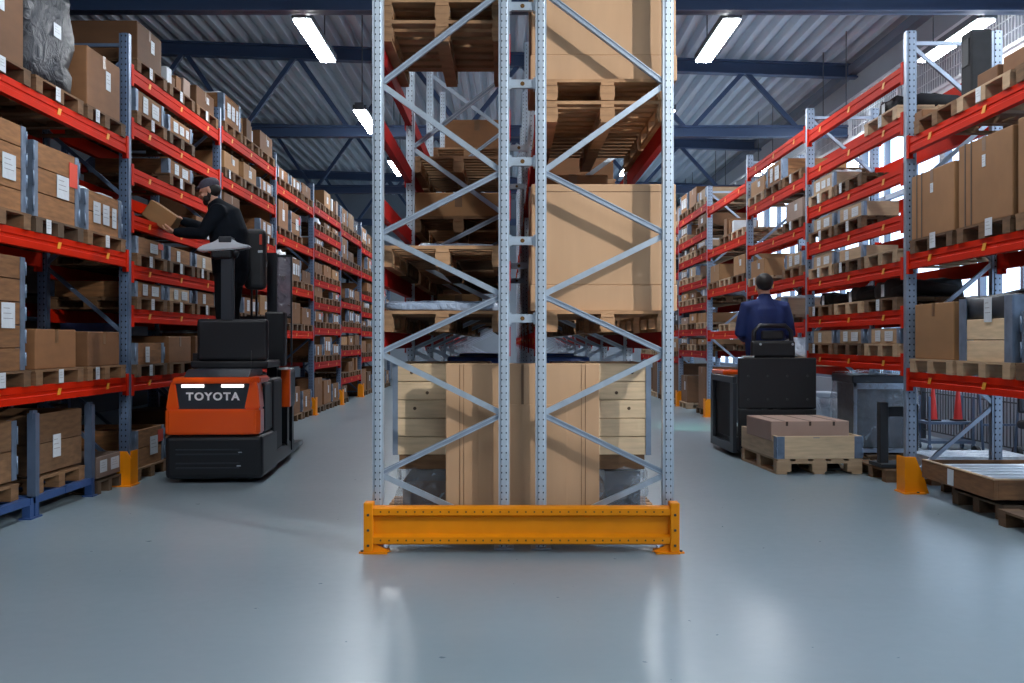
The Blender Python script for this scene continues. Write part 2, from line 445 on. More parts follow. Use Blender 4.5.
# ------------------------------------------------------------------ pallet racks along the sides
def omega(mb, w, d, z0, z1, mi=0):
    """open steel post: face towards -y, lipped flanges behind"""
    t = .006; h = w/2; s = w*.27
    out = [(-h, d), (-h+.012, d), (-h+.012, d-t), (-h+t, d-t), (-h+t, .014), (-s, .014), (-s+.004, t), (s-.004, t), (s, .014), (h-t, .014), (h-t, d-t), (h-.012, d-t), (h-.012, d), (h, d), (h, .008), (s+.003, .008), (s-.001, 0), (-s+.001, 0), (-s-.003, .008), (-h, .008)]
    mb.prism(out, z0, z1, 'z', mi)

PITCH = 2.77
def side_rack(name, label, xf, sgn, y0, bays, tops, pmat, plain, bmats, depth=.80, upright_from=0, rear_beams=True):
    """xf: aisle face; sgn: +1 when the rack lies towards +x; bays: {index: list of beam-top heights}"""
    root = empty(name, (xf, 0, 0)); tag(root, label, 'pallet rack')
    fr, bk = sgn*.0, sgn*depth
    ks = sorted(bays)
    zt = tops
    pm = MB(); omega(pm, .085, .07, 0, 1.0)
    pme = {}
    for k in range(ks[0], ks[-1]+2):
        Y = y0 + PITCH*k
        H = zt.get(k, 3.84 if sgn > 0 else 3.95)
        b = MB(); z = .12; side = 0; x0, x1 = sgn*.05, sgn*(depth-.05)
        b.bar((x0, Y, .12), (x1, Y, .12), .03, .03, up=(0,1,0))
        while z + .62 < H:
            a, c = (x0, x1) if side == 0 else (x1, x0)
            b.bar((a, Y, z), (c, Y, z+.60), .032, .032, up=(0,1,0)); z += .60; side ^= 1
        b.bar((x0, Y, H-.1), (x1, Y, H-.1), .03, .03, up=(0,1,0))
        fo = b.build('upright_frame', plain, root)
        if H not in pme:
            q = MB(); omega(q, .085, .07, 0.008, H); pme[H] = q.mesh('post', pmat)
            q = MB(); q.box(-.07, .07, -.03, .10, 0, .008); q.disc((-.05, .085, .012), .01, .012, 'z', 1, 8); q.disc((.05, .085, .012), .01, .012, 'z', 1, 8)
            pme['foot'] = q.mesh('foot_plate', [plain, 'bolt'])
        for xx in (sgn*.0425, sgn*(depth-.0425)):
            put('post', pme[H], fo, (xx, Y-.035, 0)); put('foot_plate', pme['foot'], fo, (xx, Y-.035, 0))
    bme = {}
    for k in ks:
        if k+1 > ks[-1]+1: break
        Ya, Yb = y0 + PITCH*k + .037, y0 + PITCH*(k+1) - .037
        for z in bays[k]:
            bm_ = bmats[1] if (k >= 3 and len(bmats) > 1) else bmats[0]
            if bm_ not in bme:
                q = MB(); L = Yb - Ya
                # stepped box beam, its face on +x side
                q.prism([(-.05, -.12), (0, -.12), (0, -.075), (-.006, -.070), (-.006, -.050), (0, -.045), (0, 0), (-.05, 0)], 0, L, 'y')
                for e in (0, L):
                    s = 1 if e == 0 else -1
                    q.box(0, .006, e-.0, e+s*.05, -.16, .03) if s > 0 else q.box(0, .006, e-.05, e, -.16, .03)
                    q.box(-.05, .0, min(e, e+s*.006), max(e, e+s*.006), -.16, .03)
                for f_ in (1/6, 3/6, 5/6):
                    yc = L*f_; q.prism([(yc-.035, -.085), (yc+.015, -.085), (yc+.04, -.035), (yc-.01, -.035)], .0004, .003, 'x', 1)
                bme[bm_] = q.mesh('beam', [bm_, 'sticker'])
            o = put('beam', bme[bm_], root, (0, Ya, z))
            if sgn > 0: o.rotation_euler.z = PI; o.location = (0, Yb, z)
            if rear_beams and k < 4:
                o = put('beam', bme[bm_], root, (sgn*(depth), Yb if sgn < 0 else Ya, z), PI if sgn < 0 else 0)
    return root

LX, LY0 = -3.32, 8.78
LBAYS = {-1: [.94, 2.02, 3.01], 0: [.94, 2.02, 3.01],
         1: [.93, 1.54, 1.93, 2.37, 2.79, 3.20, 3.67],
         2: [.93, 1.50, 2.05, 2.60, 3.18, 3.72],
         3: [1.42, 2.10, 2.81, 3.52],
         4: [.89, 1.49, 1.93, 2.33, 2.83, 3.20, 3.59],
         5: [.51, 1.07, 1.55, 2.05, 2.83, 3.50],
         6: [.89, 1.49, 1.93, 2.33, 2.83, 3.40],
         7: [.89, 1.49, 2.10, 2.83, 3.40]}
# the bay dictionary counts from the post at y0: bay 0 lies nearer than it
LB = {k-1: v for k, v in LBAYS.items() if k >= 0}
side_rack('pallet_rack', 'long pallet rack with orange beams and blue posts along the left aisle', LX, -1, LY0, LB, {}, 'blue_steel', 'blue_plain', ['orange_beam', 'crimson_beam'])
LB2 = {-1: [.94, 1.6, 2.3, 3.01], 0: [.93, 1.6, 2.3, 3.1], 1: [.93, 1.6, 2.3, 3.1]}
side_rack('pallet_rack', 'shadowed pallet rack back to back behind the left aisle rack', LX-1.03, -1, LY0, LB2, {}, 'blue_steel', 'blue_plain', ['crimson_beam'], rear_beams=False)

RX, RY0 = 3.32, 8.36
RBAYS = {0: [1.0, 1.97, 2.93],
         1: [1.12, 1.52, 1.93, 2.32, 2.72, 3.15, 3.57],
         2: [.95, 1.47, 2.0, 2.55, 3.10, 3.63],
         3: [1.41, 2.10, 2.75, 3.47],
         4: [1.09, 1.47, 1.91, 2.31, 2.75, 3.12, 3.57],
         5: [.95, 1.47, 2.05, 2.60, 3.10, 3.50],
         6: [.95, 1.47, 2.05, 2.75, 3.40]}
RB = {k-1: v for k, v in RBAYS.items()}
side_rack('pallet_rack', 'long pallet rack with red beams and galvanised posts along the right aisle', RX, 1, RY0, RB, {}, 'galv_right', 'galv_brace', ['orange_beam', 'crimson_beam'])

# ------------------------------------------------------------------ loads
def pallet_mesh(mname, d=.84, w=.80, h=.11, name='pallet', label=True):
    """aisle face at x=0, body towards -x; origin on the aisle side, floor level"""
    q = MB(); t = .016
    n = 5; bw = d*.17
    for i in range(n):
        c = -bw/2 - (d-bw)*i/(n-1); q.box(c-bw/2, c+bw/2, -w/2, w/2, h-t, h)
    for yy in (-w/2+.06, 0, w/2-.06):
        q.box(-d, 0, yy-.05, yy+.05, h-2*t, h-t-.0005)
        q.box(-d, 0, yy-.05, yy+.05, 0, t)
        for xx in (-.06, -d/2, -d+.06): q.box(xx-.06, xx+.06, yy-.05, yy+.05, t, h-2*t)
    return q.mesh(name, [mname])
PAL = {k: pallet_mesh(k) for k in ('pallet_wood', 'pallet_dark', 'pine_pale')}

def paper_on(q, x, yc, zc, w, h, mi, ink=None):
    q.box(x, x+.0025, yc-w/2, yc+w/2, zc-h/2, zc+h/2, mi)
    if ink is not None:
        for k in range(3): q.box(x+.0025, x+.0032, yc-w*.36, yc+w*(.1+.12*k), zc+h*(.28-.2*k)-h*.014, zc+h*(.28-.2*k)+h*.014, ink)

def crate_parts(h, d=.78, w=.74, layers=None, wood='wood', film=None, papers=((.12, .5, .16, .6),), red=False, seed=0, hinge='hinge'):
    """plank crate of stacked collars: returns [(part name, mesh)]"""
    layers = layers or max(1, round(h/.17)); lh = h/layers
    q = MB(); t = .022
    for i in range(layers):
        a, b = i*lh + (.003 if i else 0), (i+1)*lh - .003
        q.box(-t, 0, -w/2, w/2, a, b, bev=.003, seg=1).box(-d, -d+t, -w/2, w/2, a, b)
        q.box(-d+t, -t, -w/2, -w/2+t, a, b, bev=.003, seg=1).box(-d+t, -t, w/2-t, w/2, a, b)
    q.box(-d+t, -t, -w/2+t, w/2-t, .0, .012)
    out = [('plank_body', q.mesh('plank_body', [wood]))]
    hg = MB()
    hw = .065
    hg.box(-.002, .006, -hw/2, hw/2, .005, h-.004)
    out_h = []
    for (sx, sy) in ((0, -1), (0, 1), (1, -1)):
        g = MB(); yy = sy*w/2; xx = -d*sx
        y_in = yy - sy*hw
        if sx == 0:
            g.box(0, .005, min(yy, y_in), max(yy, y_in), .004, h-.002)
        g.box(xx-(hw if sx == 0 else 0), xx+(0 if sx == 0 else hw), min(yy, yy+sy*.005), max(yy, yy+sy*.005), .004, h-.002)
        for k in range(layers): g.tube([(xx+(.006 if sx == 0 else -.006), yy+sy*.004, (k+.2)*lh), (xx+(.006 if sx == 0 else -.006), yy+sy*.004, (k+.8)*lh)], .008, 6, cap=False)
        out_h.append(('corner_hinge', g.mesh('corner_hinge', [hinge])))
    hg.bm.free()
    out += out_h
    for (pw, yc, ph, zc) in papers:
        g = MB(); paper_on(g, .006, (yc-.5)*w, zc*h, pw, min(ph*h, .17), 0, 1)
        out.append(('paper_label', g.mesh('paper_label', ['paper', 'ink'])))
    if red:
        g = MB(); paper_on(g, .006, .36*w, .72*h, .14, .34*h, 0); out.append(('red_label', g.mesh('red_label', ['red_tag'])))
    g = MB()
    if film: g.lump(-d+.03, -.03, -w/2+.03, w/2-.03, h*.7, h+.03, .02, 0, seed); out.append(('film_cover', g.mesh('film_cover', [film])))
    else: g.box(-d+.023, -.023, -w/2+.023, w/2-.023, h*.80, h*.86); out.append(('lid_sheet', g.mesh('lid_sheet', ['carton'])))
    return out

def carton_parts(h, d=.76, w=.72, m='carton', tape='tape', papers=(), strap=(), split=False, flap=True):
    q = MB(); q.box(-d, 0, -w/2, w/2, 0, h, 0, bev=.008)
    out = [('carton_body', q.mesh('carton_body', [m]))]
    g = MB(); g.box(-d, .0012, -.028, .028, h, h+.0015); g.box(0, .0018, -.028, .028, h-.10, h+.001)
    out.append(('tape_strip', g.mesh('tape_strip', [tape])))
    for s in strap:
        g = MB(); g.box(.0, .003, (s-.5)*w-.008, (s-.5)*w+.008, 0, h); g.box(-d, 0.003, (s-.5)*w-.008, (s-.5)*w+.008, h, h+.003)
        g.box(-d, 0, -w/2-.003, -w/2, 0, 0.001)
        out.append(('strap', g.mesh('strap', ['tape_dark'])))
    for (pw, yc, ph, zc) in papers:
        g = MB(); paper_on(g, .0008, (yc-.5)*w, zc*h, pw, ph*h, 0, 1)
        out.append(('paper_label', g.mesh('paper_label', ['paper', 'ink'])))
    return out

def one_mesh(parts, name):
    """small copies: the same shape as a single mesh"""
    b = bmesh.new(); mats = []
    for _, me in parts:
        off = len(mats); mats += list(me.materials)
        t = bmesh.new(); t.from_mesh(me)
        for f in t.faces: f.material_index += off
        tmp = bpy.data.meshes.new('t'); t.to_mesh(tmp); t.free(); b.from_mesh(tmp); bpy.data.meshes.remove(tmp)
    me = bpy.data.meshes.new(name); b.to_mesh(me); b.free()
    for m_ in mats: me.materials.append(m_)
    return me

PROTO = {}
def load(kind, key, parts_fn, name, loc, rotz, detail, scale=(1,1,1)):
    if key not in PROTO:
        p = parts_fn(); PROTO[key] = (p, one_mesh(p, name))
    p, om = PROTO[key]
    if detail:
        o = empty(name, loc, rotz)
        for n, me in p: put(n, me, o)
    else:
        o = put(name, om, None, loc, rotz)
    o.scale = scale
    return o

DESC = {}
def place_load(spec, x, y, z, rotz, where, detail, group):
    """spec: (kind, height, option) on top of a pallet at (x, y, z)"""
    kind, h, opt = spec
    loc = (x, y, z)
    jit = R.uniform(-.012, .012)
    if kind == 'crate':
        v = opt % 4
        pp = {0: ((.12, .33, .7, .5), (.18, .68, .62, .48)), 1: ((.10, .40, .72, .45),), 2: ((.20, .62, .55, .5),), 3: ((.14, .30, .6, .5), (.13, .55, .5, .5), (.09, .78, .5, .48))}[v]
        wd = ('wood', 'pine_pale')[(opt // 4) % 2]
        o = load('crate', ('crate', h, opt), lambda: crate_parts(h, wood=wd, papers=pp, red=(opt == 2), film=('white_film' if opt in (3, 7) else None), seed=opt), 'wooden_crate', loc, rotz, detail)
        nm, cat = ('pale' if wd == 'pine_pale' else 'brown') + ' plank crate with labels', 'crate'
    elif kind == 'carton':
        v = opt % 3
        m_ = ('carton', 'carton_pale', 'carton_grey')[(opt // 3) % 3]
        pp = {0: (), 1: ((.10, .62, .32, .62),), 2: ((.16, .5, .4, .5),)}[v]
        o = load('carton', ('carton', h, opt), lambda: carton_parts(h, m=m_, papers=pp), 'cardboard_carton', loc, rotz, detail, (1, R.uniform(.86, 1.0), 1))
        nm, cat = {'carton': 'brown', 'carton_pale': 'tan', 'carton_grey': 'grey brown'}[m_] + ' carton' + (' with label' if v else ''), 'carton'
    elif kind == 'wrap':
        fm = ('black_film', 'white_film', 'grey_film', 'clear_film')[opt % 4]
        def fn():
            out = []
            g = MB(); g.lump(-.78, -.02, -.36, .36, 0, h, .05, 0, opt, 7.); out.append(('film_wrap', g.mesh('film_wrap', [fm])))
            if fm == 'clear_film':
                g = MB(); g.box(-.70, -.10, -.28, .0, 0, h*.8).box(-.7, -.12, .04, .29, 0, h*.65); out.append(('wrapped_box', g.mesh('wrapped_box', ['carton_grey'])))
            g = MB(); paper_on(g, -.02, .05, h*.5, .12, .10, 0, 1); out.append(('paper_label', g.mesh('paper_label', ['paper', 'ink'])))
            return out
        o = load('wrap', ('wrap', h, opt), fn, 'wrapped_load', loc, rotz, detail)
        nm, cat = {'black_film': 'black', 'white_film': 'white', 'grey_film': 'grey blue', 'clear_film': 'clear'}[fm] + ' film wrapped load', 'wrapped load'
    elif kind == 'parcels':
        def fn():
            r = random.Random(opt*13+5); out = []
            yy = -.36
            while yy < .22:
                ww = r.uniform(.13, .24); hh = h*r.uniform(.6, 1.0); g = MB()
                g.box(-r.uniform(.3, .6), -r.uniform(.0, .05), yy, yy+ww-.01, 0, hh, 0, bev=.004, seg=1)
                out.append(('parcel', g.mesh('parcel', [r.choice(['carton_pale', 'carton', 'carton_grey', 'paper'])])))
                yy += ww
            g = MB(); g.box(-.8, 0, -.39, .39, 0, .002); 
            g.bm.free()
            return out
        if ('parcels', h, opt) not in PROTO:
            p = fn(); PROTO[('parcels', h, opt)] = (p, None)
        # every parcel is a thing of its own
        p, _ = PROTO[('parcels', h, opt)]
        for i, (n, me) in enumerate(p):
            q = put('small_parcel', me, None, loc, rotz)
            tag(q, '%s small parcel %s' % (ORD[i], where), 'parcel', group + ' parcels')
        return None
    elif kind == 'bag':
        def fn():
            g = MB(); g.lump(-.72, -.04, -.34, .10, 0, h, .07, 0, opt, 5.); g.tube([(-.1, .05, h*.4), (-.25, .2, h*.55), (-.5, .34, h*.3)], [.05, .07, .05], 10)
            return [('bag_body', g.mesh('bag_body', ['black_cloth'])), ('tag', (lambda k: (paper_on(k, -.035, -.1, h*.45, .07, .11, 0), k.mesh('tag', ['paper']))[1])(MB()))]
        o = load('bag', ('bag', h, opt), fn, 'black_bag', loc, rotz, detail)
        nm, cat = 'black bagged bundle', 'bundle'
    tag(o, nm + ' ' + where, cat, group)
    return o

CARD = None
def slot(side, bay, lev, nlev, s, yc, z, load_spec, detail, pal='pallet_wood', card=True, dx=0.):
    """one pallet position: pallet, its card and whatever stands on it"""
    xf = LX if side == 'left' else RX
    rot = 0. if side == 'left' else PI
    ov = (.015 + dx) * (1 if side == 'left' else -1)
    x = xf + ov
    pos = ('nearest', 'middle', 'farthest')[s]
    shelf = 'on the floor' if lev < 0 else ('on the lowest shelf' if lev == 0 else ('on the top shelf' if lev == nlev-1 else 'on %s shelf up' % ORD[lev]))
    where = '%s, %s, %s bay, %s rack' % (pos + ' of three', shelf, BAY[bay], side)
    p = put('pallet', PAL[pal], None, (x, yc, z), rot)
    tag(p, 'wooden pallet %s' % where, 'pallet', 'pallets in the %s aisle rack' % side)
    if card and detail and R.random() < .65:
        g = MB(); paper_on(g, .001, R.choice([-.2, -.05, .0]), .055, .075, .10, 0, 1)
        g.build('paper_card', ['paper', 'ink'], p)
    if load_spec: place_load(load_spec, x - (.03 if side == 'left' else -.03), yc + R.uniform(-.012, .012), z+.11, rot, where, detail, 'loads in the %s aisle rack' % side)
    return p

def fill(side, bay, ystart, levels, specs, detail, floor=None):
    """specs[level] = three load specs (None: empty place, 'p': bare pallet)"""
    yc = [ystart + PITCH*(.5 + (i-1)*.31) for i in range(3)]
    allv = ([(-1, 0.)] if floor else []) + list(enumerate(levels))
    for lev, z in allv:
        sp = floor if lev < 0 else specs.get(lev, [None]*3)
        for s in range(3):
            q = sp[s]
            if q is None: continue
            slot(side, bay, lev, len(levels), s, yc[s], z, None if q == 'p' else q, detail, pal=('pallet_wood' if R.random() < .75 else 'pallet_dark') if side == 'left' else ('pine_pale' if R.random() < .5 else 'pallet_wood'))

def random_specs(levels, r, bright):
    out = {}
    for i, z in enumerate(levels):
        nxt = levels[i+1] if i+1 < len(levels) else z + .62
        room = nxt - z - .12 - .11 - .03
        row = []
        for s in range(3):
            u = r.random()
            if u < .10: row.append(None); continue
            if u < .18: row.append('p'); continue
            if u < .50:
                h = max(.09, min(room, r.choice([.17, .20, .34, .34, .5]))); row.append(('crate', round(min(h, room), 2), r.choice([0, 1, 2, 3] if not bright else [4, 5, 7, 3, 0])))
            elif u < .86:
                h = max(.09, room*r.uniform(.65, .98)); row.append(('carton', round(h, 2), r.choice([0, 1, 2, 3, 4, 5, 7])))
            elif u < .93: row.append(('wrap', round(min(room*.9, .5), 2), r.choice([1, 2, 3, 0])))
            else: row.append(('parcels', round(min(room, .3), 2), r.randrange(3)))
        out[i] = row
    return out

# left rack, nearest bay (its far end is the post at y0)
C = lambda h, o: ('crate', h, o)
B = lambda h, o: ('carton', h, o)
W = lambda h, o: ('wrap', h, o)
fill('left', 0, LY0-PITCH, LBAYS[0], {
    0: [C(.78, 0), B(.29, 0), B(.28, 0)],
    1: [C(.60, 0), C(.54, 2), C(.33, 3)],
    2: [B(1.05, 2), W(.88, 0), B(.48, 1)]}, True)
fill('left', 1, LY0, LBAYS[1], {
    0: [C(.20, 1), B(.26, 0), B(.27, 2)],
    1: [C(.145, 0), C(.14, 4), C(.145, 1)],
    2: [C(.16, 2), C(.15, 1), C(.15, 5)],
    3: [None, None, B(.12, 2)],
    4: [None, C(.15, 0), None],
    5: [C(.21, 0), C(.17, 3), None],
    6: [B(.36, 1), ('parcels', .2, 1), B(.22, 1)]}, True, floor=[C(.34, 2), C(.2, 0), B(.4, 0)])
rr = random.Random(11)
for k in range(2, 8):
    sp = random_specs(LBAYS[k], rr, False)
    for i in sp: sp[i] = [q if q is not None or rr.random() < .3 else ('carton', .2, 0) for q in sp[i]]
    fill('left', k, LY0 + PITCH*(k-1), LBAYS[k], sp, k < 3, floor=[B(.5, 0), B(.42, 1), C(.34, 1)] if k != 5 else [B(.24, 1), None, None])

# right rack
fill('right', 0, RY0-PITCH, RBAYS[0], {
    0: [C(.34, 0), None, B(.44, 3)],
    1: [None, None, None],
    2: ['p', 'p', None]}, True)
fill('right', 1, RY0, RBAYS[1], {
    0: [C(.14, 4), C(.14, 4), C(.14, 5)],
    1: [('bag', .17, 1), ('bag', .13, 2), ('bag', .12, 3)],
    2: ['p', C(.12, 5), C(.13, 4)],
    3: [None, C(.14, 4), C(.14, 4)],
    4: [None, 'p', C(.16, 7)],
    5: [('bag', .14, 3), None, None],
    6: [None, None, None]}, True)
rr = random.Random(23)
for k in range(2, 7):
    sp = random_specs(RBAYS[k], rr, True)
    top = len(RBAYS[k])-1
    if k < 4: sp[top] = [None, None, None]
    for i in sp:
        if k < 4: sp[i] = [q if rr.random() < .72 else None for q in sp[i]]
    fill('right', k, RY0 + PITCH*(k-1), RBAYS[k], sp, k < 3, floor=[B(.7, 0), None, B(.5, 1)] if k > 3 else None)

# the middle shelves of the second right bay carry narrow half-depth loads, so the windows show behind them
for o in list(COL.objects):
    lb = o.get('label', '')
    if o.parent is None and 'second bay, right rack' in lb and 'nearest of' not in lb and 1.9 < o.location.z < 3.1:
        o.scale.x *= .42
# big strapped cartons on the second shelf of the nearest right bay
yc = [RY0-PITCH + PITCH*(.5 + (i-1)*.31) for i in range(3)]
for s, (h, lab) in enumerate(((.62, 'tall brown strapped carton cut by the right picture edge on second shelf'), (.60, 'larger brown strapped carton, middle of the three on the right second shelf'), (.52, 'brown strapped carton beside the post on the right second shelf'))):
    p = put('pallet', PAL['pallet_wood'], None, (RX-.015, yc[s], 1.97), PI)
    tag(p, 'wooden pallet under the %s strapped carton in the right rack' % ('nearest', 'middle', 'farthest')[s], 'pallet', 'pallets in the right aisle rack')
    g = MB(); paper_on(g, .001, (-.1, .1, .05)[s], .07, .10, .12, 0, 1); g.build('paper_card', ['paper', 'ink'], p)
    o = empty('cardboard_carton', (RX, yc[s], 2.08), PI)
    for n, me in carton_parts(h, w=.79, m='carton_strapped', papers=((.05, .5, .14, .72),), strap=(.26, .14)): put(n, me, o)
    tag(o, lab, 'carton', 'strapped cartons in the right rack')

p = put('pallet', PAL['pine_pale'], None, (RX-.015, yc[1], 1.0), PI); tag(p, 'wooden pallet under the crate with a dark wrapped top, right rack', 'pallet', 'pallets in the right aisle rack')
t = empty('wooden_crate', (RX+.01, yc[1], 1.11), PI); tag(t, 'pale plank crate with a dark film wrapped top in the nearest right bay', 'crate')
for n, me in crate_parts(.30, d=.78, w=.78, layers=2, wood='pine', papers=()):
    if n == 'plank_body': put(n, me, t)
for sy in (-1, 1): MB().box(0, .008, min(sy*.39, sy*.28), max(sy*.39, sy*.28), 0, .45).box(-.10, 0, min(sy*.39, sy*.397), max(sy*.39, sy*.397), 0, .45).build('corner_hinge', 'hinge', t)
MB().lump(-.79, .004, -.40, .40, .29, .47, .02, 0, 2, 5.).build('film_cover', 'truck_grey', t)
g = MB(); paper_on(g, .006, .05, .36, .11, .17, 0, 1); g.build('paper_label', ['paper', 'ink'], t)

# black cabinet and small cartons on the top shelf of the nearest right bay
t = empty('black_cabinet', (3.48, 7.6, 3.04)); tag(t, 'tall black boxed unit on the top shelf of the nearest right bay', 'cabinet')
MB().box(0, .16, -.09, .09, 0, .56, bev=.015).build('cabinet_body', 'black_cloth', t)
MB().box(-.008, .0, -.06, .06, .3, .5).build('cabinet_door', 'truck_panel', t)
p = put('pallet', PAL['pallet_wood'], None, (RX-.015, 7.75, 2.93), PI); tag(p, 'wooden pallet under the tall black unit on the right rack', 'pallet', 'pallets in the right aisle rack')
for i, (y_, w_, h_) in enumerate(((8.12, .16, .08), (6.95, .30, .10), (6.58, .30, .12), (6.2, .30, .16))):
    o = MB().box(3.33, 3.68, y_-w_/2, y_+w_/2, 3.04, 3.04+h_, bev=.01).build('small_carton', 'carton')
    tag(o, 'low brown carton on the top right shelf, %s from the post' % ORD[i], 'carton', 'low cartons on the top right shelf')
# dark rolled cloth behind the cartons on the lowest shelf
o = MB().tube([(4.05, 6.2, 1.55), (4.02, 7.2, 1.52), (4.06, 8.1, 1.5)], [.16, .18, .15], 14).build('cloth_roll', 'black_cloth')
tag(o, 'long dark rolled cloth behind the carton on the lowest right shelf', 'roll')
b_ = MB()
for yy in (6.4, 7.3, 8.0): b_.box(3.9, 4.12, yy-.1, yy+.1, 1.0, 1.37)
o = b_.build('support_block', 'pallet_dark'); tag(o, 'dark timber blocks holding up the rolled cloth in the right rack', 'blocks')

# loads deep in the left racks
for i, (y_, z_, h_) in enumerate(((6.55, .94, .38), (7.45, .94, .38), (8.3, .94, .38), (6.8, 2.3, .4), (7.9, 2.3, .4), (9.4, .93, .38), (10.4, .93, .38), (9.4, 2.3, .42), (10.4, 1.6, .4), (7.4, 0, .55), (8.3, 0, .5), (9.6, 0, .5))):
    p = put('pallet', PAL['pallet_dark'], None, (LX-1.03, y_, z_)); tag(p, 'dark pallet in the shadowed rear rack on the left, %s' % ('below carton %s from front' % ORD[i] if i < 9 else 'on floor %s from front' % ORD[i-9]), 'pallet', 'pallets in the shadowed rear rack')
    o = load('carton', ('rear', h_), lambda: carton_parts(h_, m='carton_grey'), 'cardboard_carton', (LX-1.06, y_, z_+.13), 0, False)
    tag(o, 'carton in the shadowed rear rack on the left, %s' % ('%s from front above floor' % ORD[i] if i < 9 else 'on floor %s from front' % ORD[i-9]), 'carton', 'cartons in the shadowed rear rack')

# stillages on the floor of the nearest left bay
def stillage(yc, label, tall):
    t = empty('steel_stillage', (LX-.03, yc, 0)); tag(t, label, 'stillage', 'blue steel stillages')
    b = MB()
    for xx in (-.03, -.78): b.box(xx-.025, xx+.025, -.50, .50, .10, .15)
    for yy in (-.48, 0, .48): b.box(-.80, 0, yy-.02, yy+.02, .10, .15)
    b.build('base_frame', 'blue_base', t)
    for sx in (-.03, -.78):
        for sy in (-.48, .48):
            MB().box(sx-.028, sx+.028, sy-.028, sy+.028, 0, .10).box(sx-.045, sx+.045, sy-.045, sy+.045, 0, .012).build('foot', 'blue_base', t)
            if tall: MB().box(sx-.03, sx+.03, sy-.03, sy+.03, .15, .74).box(sx-.012, sx+.012, sy-.034, sy+.034, .70, .76).build('corner_post', 'blue_plain', t)
    return t
stillage(7.60, 'blue steel stillage with corner posts holding a wooden crate, bottom left', True)
stillage(6.56, 'low blue steel base frame on the floor at the bottom left corner', False)
o = empty('wooden_crate', (LX-.10, 7.60, .28)); tag(o, 'dark wooden crate inside the blue stillage at the bottom left', 'crate')
for n, me in crate_parts(.44, d=.66, w=.84, layers=2, wood='pallet_wood', papers=((.13, .46, .55, .42),)):
    if n != 'corner_hinge': put(n, me, o)
p = put('pallet', PAL['pallet_wood'], None, (LX-.07, 7.60, .15)); p.scale = (.86, 1.04, 1); tag(p, 'wooden pallet inside the blue stillage under the dark crate', 'pallet')
o = empty('wooden_crate', (LX-.12, 6.56, .28)); tag(o, 'dark wooden crate on the low blue base at the left edge', 'crate')
for n, me in crate_parts(.42, d=.66, w=.86, layers=2, wood='pallet_wood', papers=()): put(n, me, o)
p = put('pallet', PAL['pallet_wood'], None, (LX-.09, 6.56, .15)); p.scale = (.86, 1.04, 1); tag(p, 'wooden pallet on the low blue base at the left edge', 'pallet')
p = put('pallet', PAL['pallet_dark'], None, (LX-.02, 8.40, 0)); p.scale = (1, .66, 1); tag(p, 'dark pallet under the shallow grey tray beside the left post guard', 'pallet')
t = empty('grey_tray', (LX-.03, 8.40, .13)); tag(t, 'shallow grey tray with white labels beside the left post guard', 'tray')
MB().box(-.7, 0, -.26, .26, 0, .02).box(-.02, 0, -.26, .26, .02, .17).box(-.7, -.68, -.26, .26, .02, .17).box(-.68, -.02, -.26, -.24, .02, .17).box(-.68, -.02, .24, .26, .02, .17).build('tray_body', 'carton_grey', t)
for yc_, w_ in ((-.12, .14), (.12, .17)):
    g = MB(); paper_on(g, .0005, yc_, .09, w_, .10, 0, 1); g.build('paper_label', ['paper', 'ink'], t)

# post guards
def guard(x, y, sgn, label, tapered=False):
    t = empty('post_guard', (x, y, 0)); tag(t, label, 'post guard', 'yellow post guards')
    if tapered: pr = [(0, 0), (.20*sgn*-1*-1, 0), (.17*sgn, .10), (.09*sgn, .30), (0, .30)]
    else: pr = [(0, 0), (.12*sgn, 0), (.12*sgn, .26), (.10*sgn, .30), (.04*sgn, .30), (0, .24)]
    MB().prism(pr, -.015, .015, 'y').box(min(0, .012*sgn), max(0, .012*sgn), .0155, .16, 0, .30).build('guard_plate', 'yellow', t)
    MB().box(min(-.02*sgn, .16*sgn), max(-.02*sgn, .16*sgn), -.06, .16, 0, .010).build('guard_foot', 'yellow', t)
    for yy in (-.04, .13): MB().disc((.10*sgn, yy, .014), .012, .010, 'z', 0, 8).build('anchor_bolt', 'bolt', t)
    return t
for k in range(7):
    guard(LX + .05, LY0 + PITCH*k - .12, -1, 'yellow steel guard at the foot of left rack post, %s from front' % ORD[k]) if False else guard(LX+.06, LY0 + PITCH*k - .13, -1, 'yellow steel guard at the foot of left rack post, %s from front' % ORD[k])
for k in range(5):
    guard(RX-.06, RY0 + PITCH*k - .13, 1, 'yellow steel guard at the foot of right rack post, %s from front' % ORD[k], k == 0)

